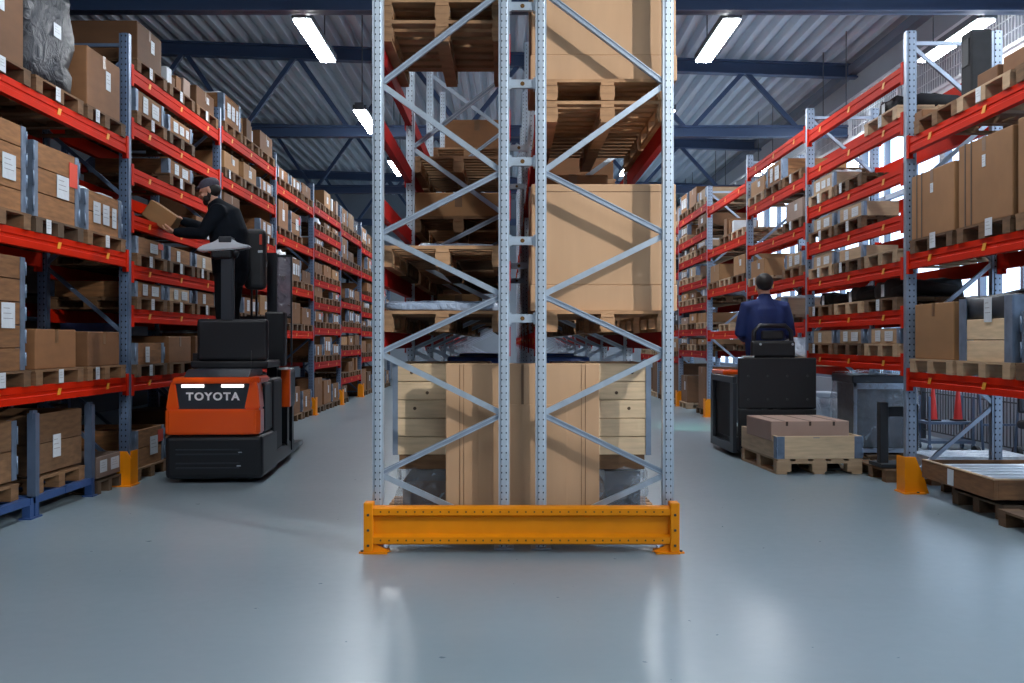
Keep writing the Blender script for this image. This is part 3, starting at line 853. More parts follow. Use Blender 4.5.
# ------------------------------------------------------------------ the rack end in the middle
CY, CP = 6.05, 2.0
XA, XB, XC, XD = -.785, -.024, .199, .966
HC = 4.25
mid = empty('pallet_rack', (0, 0, 0)); tag(mid, 'galvanised double pallet rack in the middle seen from its end', 'pallet rack')
q = MB(); omega(q, .066, .06, .01, HC); POST_C = q.mesh('post', 'galv_post')
q = MB(); q.box(-.06, .06, -.03, .10, 0, .01); FOOT_C = q.mesh('foot_plate', 'galv')
NL = [(0, .447), (1, .81), (0, 1.18), (1, 1.53), (0, 1.90), (1, 2.28), (0, 2.81), (1, 3.37), (0, 3.93)]
def frame_c(Y, xa, xb, flip):
    b = MB()
    xs = (xb-.03, xa+.03) if flip else (xa+.03, xb-.03)
    nodes = [(1, .10)] + NL
    for (s0, z0), (s1, z1) in zip(nodes, nodes[1:]):
        yy = Y + (.012 if s0 == 0 else .020)
        p, e = (xs[s0], yy, z0+.012), (xs[s1], yy, z1-.012)
        b.bar(p, e, .034, .024, mi=(1 if s0 == 0 else 0), up=(0, 1, 0))
        if s0 == 1: continue
        d = (Vector(e)-Vector(p)).normalized(); nrm = Vector((-d.z, 0, d.x))
        b.bar(Vector(p)+nrm*.0095-Vector((0, .014, 0)), Vector(e)+nrm*.0095-Vector((0, .014, 0)), .006, .008, up=(0, 1, 0)) 
        b.bar(Vector(p)-nrm*.0135-Vector((0, .014, 0)), Vector(e)-nrm*.0135-Vector((0, .014, 0)), .006, .008, up=(0, 1, 0))
    b.bar((xs[0], Y+.02, .06), (xs[1], Y+.02, .06), .03, .03, up=(0, 1, 0))
    fo = b.build('upright_frame', ['galv', 'galv_brace'], mid)
    for xx in (xa, xb):
        put('post', POST_C, fo, (xx, Y-.03, 0)); put('foot_plate', FOOT_C, fo, (xx, Y-.03, 0))
NB = 7
for k in range(NB+1):
    frame_c(CY + CP*k, XA, XB, False); frame_c(CY + CP*k, XC, XD, True)
LEVL = [1.31, 1.71, 2.14, 2.63, 3.09]
LEVR = [1.31, 2.60]
q = MB(); L_ = CP - .066
q.prism([(-.045, -.11), (0, -.11), (0, -.065), (-.006, -.06), (-.006, -.045), (0, -.04), (0, 0), (-.045, 0)], 0, L_, 'y')
q.box(0, .006, 0, .05, -.15, .03).box(0, .006, L_-.05, L_, -.15, .03)
for f_ in (.25, .75): q.prism([(L_*f_-.03, -.08), (L_*f_+.012, -.08), (L_*f_+.035, -.035), (L_*f_-.007, -.035)], .0004, .003, 'x', 1)
BEAM_C = q.mesh('beam', ['crimson_beam', 'sticker'])
for k in range(NB):
    Ya = CY + CP*k + .033
    for lv, xo, xi in ((LEVL, XA-.033, XB+.033), (LEVR, XD+.033, XC-.033)):
        if k >= 4: lv = lv[:1] + lv[-1:]
        for z in lv:
            lft = xo < xi
            o = put('beam', BEAM_C, mid, (xo, Ya, z)) if not lft else put('beam', BEAM_C, mid, (xo, Ya+L_, z), PI)
            o = put('beam', BEAM_C, mid, (xi, Ya, z)) if lft else put('beam', BEAM_C, mid, (xi, Ya+L_, z), PI)
for k in range(3):
    for z in (1.39, 1.86, 2.34, 2.81, 3.28):
        Y = CY + CP*k
        if k == 0 or z in (1.86, 2.81):
            MB().box(XB+.033, XC-.033, Y+.0, Y+.035, z-.025, z+.025).box(XB+.033, XB+.045, Y-.012, Y+.05, z-.035, z+.035).box(XC-.045, XC-.033, Y-.012, Y+.05, z-.035, z+.035).disc(((XB+XC)/2, Y-.001, z), .013, .004, 'y', 1).build('row_spacer', ['galv', 'hole'], mid)

# orange yellow end barrier
yb = 5.93
g = empty('end_barrier', (0, yb, 0)); tag(g, 'yellow steel barrier bolted to the floor across the rack end', 'barrier')
x0, x1 = -.80, .960
b = MB()
b.prism([(-.02, .05), (.03, .05), (.03, .085), (.005, .10), (.005, .225), (.03, .24), (.03, .275), (-.02, .275), (-.045, .265), (-.045, .228), (-.012, .212), (-.012, .113), (-.045, .097), (-.045, .06)], x0, x1, 'x')
b.build('barrier_rail', 'yellow', g)
q = MB(); n = 34
for i in range(n):
    xx = x0 + .05 + (x1-x0-.1)*i/(n-1)
    for z in (.079, .247): q.disc((xx, -.0455, z), .0055, .003, 'y', 0, 8)
q.build('slot_holes', 'hole', g)
for s, xx in ((-1, x0), (1, x1)):
    a0, a1 = (xx-.05, xx+.005) if s < 0 else (xx-.005, xx+.05)
    MB().box(a0, a1, -.052, .045, .008, .30, bev=.006).build('barrier_post', 'yellow', g)
    MB().box(min(a0, xx-s*.09), max(a1, xx-s*.09), -.062, .08, 0, .010).build('barrier_foot', 'yellow', g)
    MB().prism([(xx-s*.006, .01), (xx-s*.11, .01), (xx-s*.006, .06)], -.03, -.02, 'y').build('gusset', 'yellow', g)
    for z in (.05, .14, .23): MB().disc(((a0+a1)/2, -.054, z), .008, .006, 'y', 0, 8).build('rail_bolt', 'bolt', g)
    MB().disc((a0-.012 if s < 0 else a1+.012, -.02, .012), .010, .010, 'z', 0, 8).build('anchor_bolt', 'bolt', g)
    MB().box(a0-.03 if s < 0 else a1, a0 if s < 0 else a1+.03, -.04, .0, 0, .008).build('anchor_tab', 'yellow', g)
for side_, xx0, xx1 in (('left', XA+.05, XB-.05), ('right', XC+.05, XD-.05)):
    pass
o = MB().tube([(-.75, 6.30, .018), (.93, 6.30, .018)], .014, 8).build('floor_rail', 'galv'); tag(o, 'thin steel rail on the floor behind the yellow barrier', 'rail')

# pallets across the middle rack (open end to the camera)
def pallet_c_mesh(w, d, h=.13, m_='pallet_wood'):
    """w along x, d along y; origin at the middle of the near bottom edge"""
    q = MB(); t = .02
    nb = 7
    for i in range(nb):
        bw = d*.095; c = bw/2 + (d-bw)*i/(nb-1); q.box(-w/2, w/2, c-bw/2, c+bw/2, h-t, h)
    for xx in (-w/2+.05, 0, w/2-.05):
        q.box(xx-.04, xx+.04, 0, d, 0, t).box(xx-.04, xx+.04, 0, d, h-2*t, h-t-.0005)
        for yy in (.055, d/2, d-.055): q.box(xx-.045, xx+.045, yy-.05, yy+.05, t, h-2*t)
    return q.mesh('pallet', [m_])
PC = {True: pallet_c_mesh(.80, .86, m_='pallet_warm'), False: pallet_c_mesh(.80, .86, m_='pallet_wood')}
PC_LONG = pallet_c_mesh(.80, 1.10, m_='pallet_warm')
XLm, XRm = (XA+XB)/2, (XC+XD)/2
def pc(x, y, z, label, dark=False, grp='pallets in the middle rack'):
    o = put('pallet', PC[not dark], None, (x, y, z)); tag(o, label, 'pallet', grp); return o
def carton_c(x, y, z, w, d, h, m_, label, tape=True, edge=.012):
    t = empty('cardboard_carton', (x, y, z)); tag(t, label, 'carton', 'cartons in the middle rack')
    MB().box(-w/2, w/2, 0, d, 0, h, bev=edge).build('carton_body', m_, t)
    if tape: MB().box(-.03, .03, -.0012, .0, h-.12, h-.01).box(-.03, .03, 0, d, h, h+.0015).build('tape_strip', 'tape', t)
    return t
def big_box(x, y, z, w, d, h, label):
    t = empty('cardboard_carton', (x, y, z)); tag(t, label, 'carton', 'cartons in the middle rack')
    MB().box(-w/2, w/2, 0, d, .16, h, bev=.008).build('carton_body', 'carton_front', t)
    MB().box(-w/2-.006, w/2+.006, -.008, d+.006, 0, .16, bev=.006).build('bottom_tray', 'carton_front', t)
    MB().box(-w/2+.02, w/2-.02, -.0015, .0, h-.05, h-.046).build('fold_line', 'tape', t)
    return t
# right row
pc(XRm+.03, CY+.10, 1.31, 'pallet under the big tan carton in the middle rack')
big_box(XRm+.012, CY+.17, 1.44, .90, .80, .79, 'big tan carton behind the right braces of the middle rack')
pc(XRm+.03, CY+.10, 2.60, 'pallet seen from below under the upper tan carton')
pc(XRm+.03, CY+.10, 2.735, 'second pallet stacked under the upper tan carton')
big_box(XRm+.012, CY+.17, 2.87, .90, .80, .85, 'upper big tan carton at the top of the middle rack')
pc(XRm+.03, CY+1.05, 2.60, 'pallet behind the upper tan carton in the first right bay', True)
for k in (1, 2, 3):
    for j, z in enumerate((1.31, 2.60)):
        for i in (0, 1):
            yy = CY + CP*k + .10 + i*.95
            if (k, j) == (1, 1) and i == 0: continue
            w_ = 'in %s bay, %s shelf, right row, %s place' % (BAY[k], ('lower', 'upper')[j], ('front', 'rear')[i])
            pc(XRm, yy, z, 'pallet ' + w_)
            carton_c(XRm, yy+.03, z+.13, .76, .76, (.86, .6)[j] + .05*k, 'carton', 'brown carton ' + w_)
pc(XRm, CY+1.05, 1.31, 'pallet behind the big tan carton, first right bay')
carton_c(XRm-.12, CY+1.08, 1.44, .5, .72, 1.0, 'carton', 'brown carton standing behind the big tan carton')
# left row
pc(XLm, CY+.10, 1.31, 'pallet under the grey wrapped bundle at brace height')
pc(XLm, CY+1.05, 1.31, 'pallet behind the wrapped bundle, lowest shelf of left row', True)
def bundle(x0, x1, y0, y1, z, label):
    t = empty('wrapped_bundle', ((x0+x1)/2, y0, z)); tag(t, label, 'bundle', 'wrapped profile bundles')
    w_ = (x1-x0)/2
    for i in range(4):
        yy = .03 + i*(y1-y0-.06)/3
        MB().lump(-w_, w_, yy-.03, yy+.045, 0, .05+.016*(i % 2), .012, 0, i+z, 9., 5).build('wrapped_bar', 'grey_film', t)
    return t
bundle(XA+.02, XB-.02, CY+.12, CY+.5, 1.44, 'grey film wrapped bundle on the lower shelf of the middle rack')
pc(XLm, CY+.10, 1.71, 'pallet seen from below under the small wrapped bundle')
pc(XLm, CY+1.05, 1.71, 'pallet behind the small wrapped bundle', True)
bundle(-.60, -.08, CY+.55, CY+.9, 1.84, 'small grey wrapped bundle on the second shelf of the middle rack')
o = put('pallet', PC_LONG, None, (XLm, CY+.08, 3.09)); tag(o, 'pallet seen from below on the highest visible left shelf', 'pallet', 'pallets in the middle rack')
o = put('pallet', PC_LONG, None, (XLm, CY+.08, 3.22)); tag(o, 'second pallet stacked under the brown carton at the top left', 'pallet', 'pallets in the middle rack')
carton_c(XLm, CY+.12, 3.35, .76, 1.0, .5, 'carton', 'brown carton at the top left of the middle rack')
for k in (1, 2, 3):
    for j, z in enumerate(LEVL):
        for i in (0, 1):
            if k > 2 and (j % 2 or i): continue
            if k == 1 and j == 4: continue
            yy = CY + CP*k + .10 + i*.95
            w_ = 'in %s bay, %s shelf, left row, %s place' % (BAY[k], ORD[j], ('front', 'rear')[i])
            pc(XLm, yy, z, 'pallet ' + w_, bool((i+j+k) % 2))
            if (k, j) in ((1, 1), (1, 3), (2, 3)): continue
            if (i + k) % 2 == 1 or j in (2,): carton_c(XLm + (.06 if i else -.0), yy+.03, z+.13, .72 if j != 0 else .35, .74, .20 if j < 4 else .5, ('carton', 'carton_pale')[(j+k) % 2], 'carton ' + w_)
# floor level: folded carton in front of the crates
t = empty('folded_carton', (.09, CY+.13, 0)); tag(t, 'large flat folded carton standing upright behind the middle posts', 'carton')
hw = .475
MB().box(-hw, hw, .0, .05, .02, 1.115, bev=.005).build('carton_sheet', 'carton_front', t)
MB().box(-.275, .275, -.006, -.0005, .05, .86, bev=.002).build('front_flap', 'carton_front', t)
MB().box(-.0075, .0075, -.004, -.0005, .862, 1.11).box(-hw+.085, -hw+.089, -.002, 0, .03, 1.11).box(-hw+.11, -hw+.113, -.002, 0, .03, 1.11).box(hw-.089, hw-.085, -.002, 0, .03, 1.11).box(hw-.113, hw-.11, -.002, 0, .03, 1.11).build('fold_line', 'tape', t)
def pine_stack(xc, s, lab):
    t = empty('pine_crate', (xc, CY+.38, .52)); tag(t, 'pale pine plank crate with a perforated steel corner, %s of the folded carton' % lab, 'crate', 'pale pine crates in the middle rack')
    w_ = .60
    b = MB(); bot = MB()
    for i in range(5):
        a, c = i*.118 + .002, (i+1)*.118 - .002
        b.box(-w_/2, w_/2, 0, .022, a, c, bev=.003, seg=1).box(-w_/2, w_/2, .76, .78, a, c)
        b.box(-w_/2, -w_/2+.022, .022, .76, a, c).box(w_/2-.022, w_/2, .022, .76, a, c)
    b.box(-w_/2+.022, w_/2-.022, .022, .76, .55, .57)
    b.build('plank_body', 'pine', t)
    xo = s*w_/2
    MB().prism([(xo-s*.012, -.005), (xo+s*.022, -.005), (xo+s*.022, .05), (xo+s*.016, .05), (xo+s*.016, .001), (xo-s*.012, .001)], 0, .59, 'z').build('corner_post', 'galv_right', t)
    k = MB()
    k.bm.free()
    for zz, xx in ((.17, -.1*s), (.30, .18*s), (.40, .1*s), (.53, .2*s)): MB().disc((xx, -.0005, zz), .011, .002, 'y', 0, 10).build('knot', 'pallet_dark', t)
    o = empty('wrapped_load', (xc, CY+.36, .13)); tag(o, 'clear film wrapped load under the pine crate, %s of the folded carton' % lab, 'wrapped load', 'film wrapped loads under the pine crates')
    MB().box(-.26, .02, .05, .75, 0, .22).build('wrapped_box', 'carton', o); MB().box(.03, .26, .07, .75, 0, .28).build('wrapped_box', 'truck_grey', o)
    MB().box(-.28, .28, .02, .78, .30, .39).build('timber_spacer', 'pallet_wood', o)
    MB().lump(-.31, .31, -.02, .80, 0, .31, .05, 0, 3+s, 9., 8).build('film_wrap', 'clear_film', o)
    pc(xc, CY+.34, 0, 'pallet on the floor under the pine crate, %s of the folded carton' % lab)
pine_stack(XLm-.015, -1, 'left'); pine_stack(XRm+.015, 1, 'right')
for k in (1, 2):
    for i, xx in enumerate((XLm, XRm)):
        w_ = 'on the floor of %s bay of the middle rack, %s row' % (BAY[k], ('left', 'right')[i])
        pc(xx, CY+CP*k+.15, 0, 'pallet ' + w_, True)
        t = empty('blue_load', (xx + (.13 if i == 0 else -.13), CY+CP*k+.2, .13)); tag(t, 'dark blue load ' + w_, 'load', 'dark blue loads in the middle rack')
        for n in range(5): MB().lump(-.24, .24, 0, .7, n*.2, n*.2+.196, .015, 0, n+k, 8., 4).build('blue_sack', 'blue_load', t)

# ------------------------------------------------------------------ order picker truck, left aisle
T = empty('order_picker_truck', (-2.59, 8.80, 0), math.radians(3.6)); tag(T, 'orange and black order picker truck with raised cab in the left aisle', 'forklift truck')
MB().box(-.425, .425, 0, .80, .035, .425, bev=.045, seg=3).build('bumper', 'truck_black', T)
g = MB()
for z in (.13, .17, .25, .29): g.box(-.33, .22, -.004, .002, z, z+.012, bev=.001)
g.build('bumper_grille', 'truck_grey', T)
g = MB(); g.box(.20, .235, -.006, .001, .15, .158).box(.215, .245, -.006, .001, .27, .277); g.build('bumper_trim', 'silver', T)
# orange hood: band, fenders, lip
g = MB()
g.prism([(-.42, .0), (-.395, -.012), (.36, -.012), (.40, .02), (.40, .22), (-.42, .22)], .43, .655, 'z', 0, bev=.012)
g.prism([(-.415, .655), (-.30, .655), (-.335, .90), (-.365, .90), (-.385, .84)], .0, .22, 'y', 0, bev=.008)
g.prism([(.265, .655), (.40, .655), (.385, .84), (.37, .90), (.315, .90)], .0, .22, 'y', 0, bev=.008)
g.prism([(-.35, -.03), (.33, -.03), (.395, .06), (.41, .45), (-.35, .45)], .88, .935, 'z', 0, bev=.012)
g.build('hood', 'truck_orange', T)
g = MB(); g.prism([(-.335, .65), (.285, .65), (.33, .885), (-.345, .885)], .012, .66, 'y', 0); g.build('hood_panel', 'truck_grey', T)
MB().box(-.41, .405, .225, .80, .425, .87, bev=.02).build('body_shell', 'truck_black', T)
g = MB(); g.prism([(.02, .935), (.70, .935), (.70, 1.0), (.16, 1.0)], -.27, .30, 'x', 0, bev=.008); g.build('hood_cover', 'truck_grey', T)
for xx in (-.185, .16):
    g = MB(); g.box(xx-.095, xx+.10, -.004, .014, .845, .872, bev=.004); g.build('headlight', 'lamp_white', T)
cu = bpy.data.curves.new('lettering', 'FONT'); cu.body = 'TOYOTA'; cu.size = .098; cu.extrude = .003; cu.offset = .0036; cu.align_x = 'CENTER'; cu.space_character = 1.22
tmp = bpy.data.objects.new('lettering_curve', cu); COL.objects.link(tmp)
me = bpy.data.meshes.new_from_object(tmp.evaluated_get(bpy.context.evaluated_depsgraph_get())); bpy.data.objects.remove(tmp)
me.materials.clear(); me.materials.append(M['text_white'])
o = put('lettering', me, T, (-.01, .008, .735)); o.rotation_euler = (PI/2, 0, 0); o.scale = (1.0, .95, 1); o['label'] = 'white raised lettering'
# chassis behind
g = MB(); g.box(-.40, .40, .78, 2.05, .05, .20, bev=.02).box(-.40, .28, .80, 1.05, .2, .95, bev=.02); g.build('chassis', 'truck_black', T)
MB().box(.28, .42, .60, 1.10, .20, .90, bev=.03).build('side_cover', 'truck_panel', T)
MB().box(.28, .44, 1.46, 1.86, .56, .98, bev=.05, seg=3).build('side_pod', 'truck_grey', T)
MB().box(.425, .448, 1.40, 1.47, .58, .96, bev=.01).box(.36, .448, 1.395, 1.41, .58, .96, bev=.005).build('side_stripe', 'truck_orange', T)
MB().box(.30, .41, 1.48, 1.60, .18, .58).box(.30, .41, 1.80, 1.92, .10, .58).build('side_pillar', 'truck_black', T)
MB().tube([(.24, .45, .98), (.24, .45, 1.16)], .004, 6).build('aerial', 'truck_black', T)
for sx in (-.30, .30): MB().disc((sx, .35, .10), .10, .12, 'x', 0, 24).build('drive_wheel', 'rubber', T)
for sx in (-.26, .26):
    g = MB(); g.prism([(1.95, .03), (3.05, .03), (3.10, .05), (3.05, .085), (1.95, .13)], sx-.085, sx+.085, 'x'); g.build('fork', 'mast_steel', T)
    MB().disc((sx, 2.85, .035), .035, .10, 'x', 0, 16).build('load_wheel', 'rubber', T)
# raised cab
g = MB(); g.box(-.33, .38, .52, 1.42, 1.0, 1.07, bev=.015).box(-.27, .38, .50, .60, 1.07, 1.46, bev=.03, seg=3).box(.22, .42, 1.25, 1.42, 1.0, 1.55, bev=.02).box(-.33, -.28, .6, 1.4, 1.07, 1.14).build('cab_platform', 'truck_black', T)
g = MB(); g.prism([(-.05, .50), (.07, .50), (.065, .58), (-.045, .58)], 1.44, 2.06, 'z', 0, bev=.012); g.build('console_column', 'truck_grey', T)
g = MB(); g.box(-.14, .06, .47, .60, 2.02, 2.11, bev=.025, seg=3).tube([(.08, .5, 2.05), (.10, .46, 2.07)], .03, 10); g.build('console_head', 'truck_black', T)
# silver steering yoke
g = MB()
pr = [(-.265, 2.10), (-.22, 2.135), (-.10, 2.175), (-.05, 2.21), (.05, 2.21), (.09, 2.175), (.17, 2.150), (.215, 2.145), (.21, 2.125), (.12, 2.105), (-.10, 2.09), (-.25, 2.085)]
g.prism(pr, .45, .62, 'y', 0, bev=.012); g.build('steering_yoke', 'silver', T)
MB().box(-.06, .06, .445, .60, 2.165, 2.222, bev=.01).build('display', 'truck_grey', T)
# back pad and mast
MB().box(.06, .27, 1.00, 1.14, 1.76, 2.36, bev=.05, seg=3).build('back_pad', 'truck_panel', T)
o = MB().box(.215, .24, .99, 1.002, 2.20, 2.30, bev=.004).build('release_handle', 'red_tag', T)
MB().box(.20, .245, .992, 1.003, 2.12, 2.145, bev=.003).build('pad_badge', 'paper', T)
for sx in (-.22, .26):
    g = MB(); g.prism([(sx-.05, 1.44), (sx+.05, 1.44), (sx+.05, 1.47), (sx-.02, 1.47), (sx-.02, 1.55), (sx+.05, 1.55), (sx+.05, 1.58), (sx-.05, 1.58)], .10, 2.16, 'z'); g.build('mast_rail', 'mast_steel', T)
for z in (.4, 1.0, 1.48, 2.13): MB().box(-.17, .21, 1.49, 1.53, z-.03, z+.03).build('mast_crossbar', 'mast_steel', T)
MB().box(.31, .45, 1.475, 1.483, 1.50, 2.12).build('mast_screen', 'smoked', T)
MB().box(.445, .46, 1.465, 1.49, 1.0, 2.14).box(.30, .46, 1.465, 1.49, 2.12, 2.14).box(.30, .46, 1.465, 1.49, 1.49, 1.51).build('screen_frame', 'mast_steel', T)
for xx in (.04, .09): MB().tube([(xx, 1.52, .3), (xx, 1.52, 2.1)], .012, 6).build('lift_chain', 'mast_steel', T)

# ------------------------------------------------------------------ people
def hand(mb, wrist, fwd, palm_n, side, curl=.9, sc=1.0, thumb_open=1.):
    """palm box plus five bent fingers; fwd = along the hand, palm_n = way the palm looks, side = towards the thumb"""
    W_ = Vector(wrist); f = Vector(fwd).normalized(); n = Vector(palm_n); n = (n - f*n.dot(f)).normalized(); s = f.cross(n)
    if s.dot(Vector(side)) < 0: s = -s
    for k, t in enumerate((-.028, -.009, .010, .029)):
        mb.tube([W_ + s*t*.6*sc, W_ + f*.045*sc + s*t*sc, W_ + f*.088*sc + s*t*sc], [.014*sc, .015*sc, .012*sc], 8)
    ln = (.070, .085, .090, .080)
    for k, t in enumerate((-.031, -.0105, .0105, .031)):
        b0 = W_ + f*.088*sc + s*t*sc
        d1 = (f*math.cos(curl*.45) + n*math.sin(curl*.45)); d2 = (f*math.cos(curl*1.1) + n*math.sin(curl*1.1)); d3 = (f*math.cos(curl*1.6) + n*math.sin(curl*1.6))
        L = ln[k]*sc
        p1 = b0 + d1*L*.42; p2 = p1 + d2*L*.33; p3 = p2 + d3*L*.25
        mb.tube([b0 - f*.01, p1, p2, p3], [.0105*sc, .0098*sc, .009*sc, .0078*sc], 8)
    b0 = W_ + f*.03*sc + s*.03*sc
    p1 = b0 + (s*.7 + f*.55 + n*.35).normalized()*.038*sc*thumb_open; p2 = p1 + (f*.85 + s*.25 + n*.5).normalized()*.034*sc; p3 = p2 + (f*.8 + n*.6).normalized()*.024*sc
    mb.tube([b0, p1, p2, p3], [.016*sc, .0125*sc, .0112*sc, .009*sc], 8)

def head_mesh(mb, c, face, up, sc=1.0):
    """skull, jaw, nose, brow, lips and ears; face = the way it looks"""
    f = Vector(face).normalized(); u = Vector(up).normalized(); s = f.cross(u).normalized(); u = s.cross(f)
    rot = Matrix((s, f, u)).transposed().to_euler()
    def P(a, b_, c_): return Vector(c) + (s*a + f*b_ + u*c_)*sc
    e = lambda p, r: mb.ell(p, tuple(k*sc for k in r), rot, 0, 24, 16)
    e(P(0, -.012, .03), (.074, .095, .088)); e(P(0, .018, -.035), (.060, .070, .075)); e(P(0, .052, -.085), (.034, .032, .026))
    e(P(0, .075, .022), (.05, .018, .012)); e(P(0, .085, -.045), (.024, .012, .008)); e(P(0, .083, -.062), (.022, .012, .008))
    mb.tube([P(0, .085, .015), P(0, .102, -.012), P(0, .108, -.024)], [.008*sc, .011*sc, .013*sc], 10)
    for k in (-1, 1):
        e(P(.014*k, .094, -.025), (.009, .010, .008)); e(P(.032*k, .072, -.022), (.024, .020, .020))
        mb.ell(P(.076*k, -.008, -.005), (.010*sc, .019*sc, .032*sc), rot, 0, 14, 10)
    return P, rot

# --- the man on the order picker: profile towards the rack, holding a carton
FX, FY, FZ = -2.67, 9.62, 1.075
body = MB()
hc = (-2.865, FY-.02, FZ+1.615); fdir = Vector((-.93, -.10, -.32)); updir = Vector((-.30, 0, .95))
Ph, roth = head_mesh(body, hc, fdir, updir)
body.tube([(-2.80, FY, FZ+1.42), (-2.835, FY, FZ+1.50), (-2.85, FY, FZ+1.57)], [.07, .058, .056], 14)
body.tube([(-2.69, FY, FZ+.95), (-2.70, FY, FZ+1.15), (-2.75, FY, FZ+1.36)], [.12, .12, .13], 14)
SH_N, EL_N, WR_N = (-2.735, FY-.20, FZ+1.40), (-2.87, FY-.24, FZ+1.185), (-3.12, FY-.20, FZ+1.205)
SH_F, EL_F, WR_F = (-2.775, FY+.19, FZ+1.38), (-2.98, FY+.18, FZ+1.28), (-3.13, FY+.02, FZ+1.335)
for a, b_, c_ in ((SH_N, EL_N, WR_N), (SH_F, EL_F, WR_F)):
    body.tube([a, b_, c_], [.045, .038, .026], 12)
for sy in (-.10, .10):
    body.tube([(-2.68, FY+sy, FZ+.93), (-2.70, FY+sy*1.1, FZ+.50), (-2.66, FY+sy*1.2, FZ+.09)], [.08, .055, .04], 12)
hand(body, WR_N, (-.9, .25, .10), (.0, .3, 1), (0, -1, .2), .7)
hand(body, WR_F, (-.75, -.45, .1), (-.2, -.7, -.6), (-.3, 0, .9), .9)
man = fused(body, 'person', 'skin', .0075)
tag(man, 'bearded man in black work clothes and cap lifting a carton on the truck', 'person')
j = MB()
j.tube([(-2.66, FY, FZ+.84), (-2.665, FY, FZ+1.0), (-2.69, FY, FZ+1.22), (-2.735, FY, FZ+1.39), (-2.79, FY, FZ+1.47)], [.17, .175, .185, .165, .09], 20)
for sy in (-1, 1):
    j.tube([(-2.67, FY+sy*.07, FZ+.84), (-2.70, FY+sy*.07, FZ+1.18), (-2.75, FY+sy*.11, FZ+1.36)], [.15, .145, .11], 18)
for a, b_, c_ in ((SH_N, EL_N, WR_N), (SH_F, EL_F, WR_F)):
    b2 = Vector(b_); c2 = Vector(c_)
    j.tube([Vector((-2.745, FY, FZ+1.38)), a, Vector(a).lerp(b2, .5), b2, b2.lerp(c2, .5), b2.lerp(c2, .97)], [.10, .085, .072, .064, .056, .046], 14)
j.tube([(-2.795, FY, FZ+1.43), (-2.82, FY, FZ+1.475)], [.085, .075], 14)
jk = fused(j, 'jacket', 'jacket_black', .012, man)
tr = MB()
for sy in (-1, 1):
    tr.tube([(-2.675, FY+sy*.07, FZ+.93), (-2.68, FY+sy*.10, FZ+.80), (-2.70, FY+sy*.115, FZ+.48), (-2.66, FY+sy*.125, FZ+.10)], [.135, .115, .085, .070], 16)
fused(tr, 'trousers', 'trousers', .012, man)
for sy in (-1, 1):
    MB().lump(-2.84, -2.59, FY+sy*.125-.05, FY+sy*.125+.05, FZ, FZ+.11, .005, 0, sy).build('shoe', 'shoe', man)
# beard, hair, cap, eyes
g = MB()
for a, b_, c_, r in ((0, .060, -.088, (.040, .034, .034)), (.038, .038, -.062, (.024, .040, .036)), (-.038, .038, -.062, (.024, .040, .036)), (.060, .004, -.04, (.012, .018, .03)), (-.060, .004, -.04, (.012, .018, .03)), (0, .091, -.042, (.026, .010, .006))): g.ell(Ph(a, b_, c_), r, roth)
fused(g, 'beard', 'hair', .007, man, 2)
g = MB(); g.ell(Ph(0, -.030, .006), (.079, .084, .075), roth); fused(g, 'hair', 'hair', .008, man, 2)
g = MB(); g.ell(Ph(0, -.016, .062), (.083, .103, .068), roth)
g.ell(Ph(0, .082, .064), (.058, .036, .010), roth)
cp = fused(g, 'cap', 'cap', .007, man, 2)
for k in (-1, 1): MB().ell(Ph(.032*k, .088, -.008), (.010, .007, .006), roth).build('eye', 'eye', man)
# the carton he holds
cb = empty('held_carton', (-3.30, FY-.14, 2.440)); cb.rotation_euler = (0, math.radians(34), 0)
tag(cb, 'small tan carton tilted in the hands of the man on the truck', 'carton')
MB().box(-.15, .15, -.02, .16, -.085, .085, bev=.004).build('carton_body', 'carton_pale', cb)
MB().box(-.15, .15, .055, .085, .085, .0865).build('tape_strip', 'tape', cb)

# ------------------------------------------------------------------ second truck, right aisle
U = empty('pallet_truck', (2.885, 10.72, 0), math.radians(1.0)); tag(U, 'black low level order picker with a tall rear panel in the right aisle', 'forklift truck')
MB().box(-.415, .425, 0, .05, .53, 1.075, bev=.012).box(-.415, .425, .0, .05, .08, .522, bev=.010).build('rear_panel', 'truck_panel', U)
for xx in (-.31, -.10, .11, .33):
    for z in (.63, .88): MB().disc((xx, -.004, z), .013, .010, 'y', 0, 12).build('panel_bolt', 'bolt', U)
MB().box(-.42, .42, .05, 1.25, .06, .22, bev=.02).box(.06, .42, .06, 1.25, .22, .84, bev=.02).build('chassis', 'truck_black', U)
g = MB(); g.box(-.46, -.42, .06, 1.16, .05, .14).box(-.46, -.42, .06, 1.16, .80, .87, bev=.008).box(-.46, -.42, .06, .20, .14, .80).box(-.46, -.42, 1.04, 1.16, .14, .80); g.build('side_frame', 'truck_grey', U)
MB().box(-.42, -.40, .20, 1.06, .14, .80).build('side_recess', 'rubber', U)
MB().box(-.44, -.20, .62, 1.20, .872, .925, bev=.015).build('side_cap', 'truck_orange', U)
MB().box(.0, .42, 1.25, 1.9, .22, .95, bev=.05, seg=3).build('hood', 'truck_grey', U)
MB().box(-.38, .05, .06, 1.24, .20, .235).build('platform_mat', 'rubber', U)
g = MB(); g.tube([(-.23, .14, 1.05), (-.21, .14, 1.36), (-.15, .14, 1.42), (.13, .14, 1.42), (.19, .14, 1.36), (.21, .14, 1.05)], .026, 10); g.build('seat_frame', 'truck_black', U)
MB().box(-.25, .23, .09, .17, 1.075, 1.26, bev=.03, seg=3).box(-.13, .11, .125, .18, 1.27, 1.37, bev=.02).build('seat_back', 'truck_panel', U)
for sx in (-.155, .195): MB().disc((sx, .10, 1.22), .014, .03, 'y', 0, 10).build('seat_knob', 'silver', U)
MB().box(-.36, -.24, .02, .10, 1.078, 1.095, bev=.004).build('arm_pad', 'silver', U)
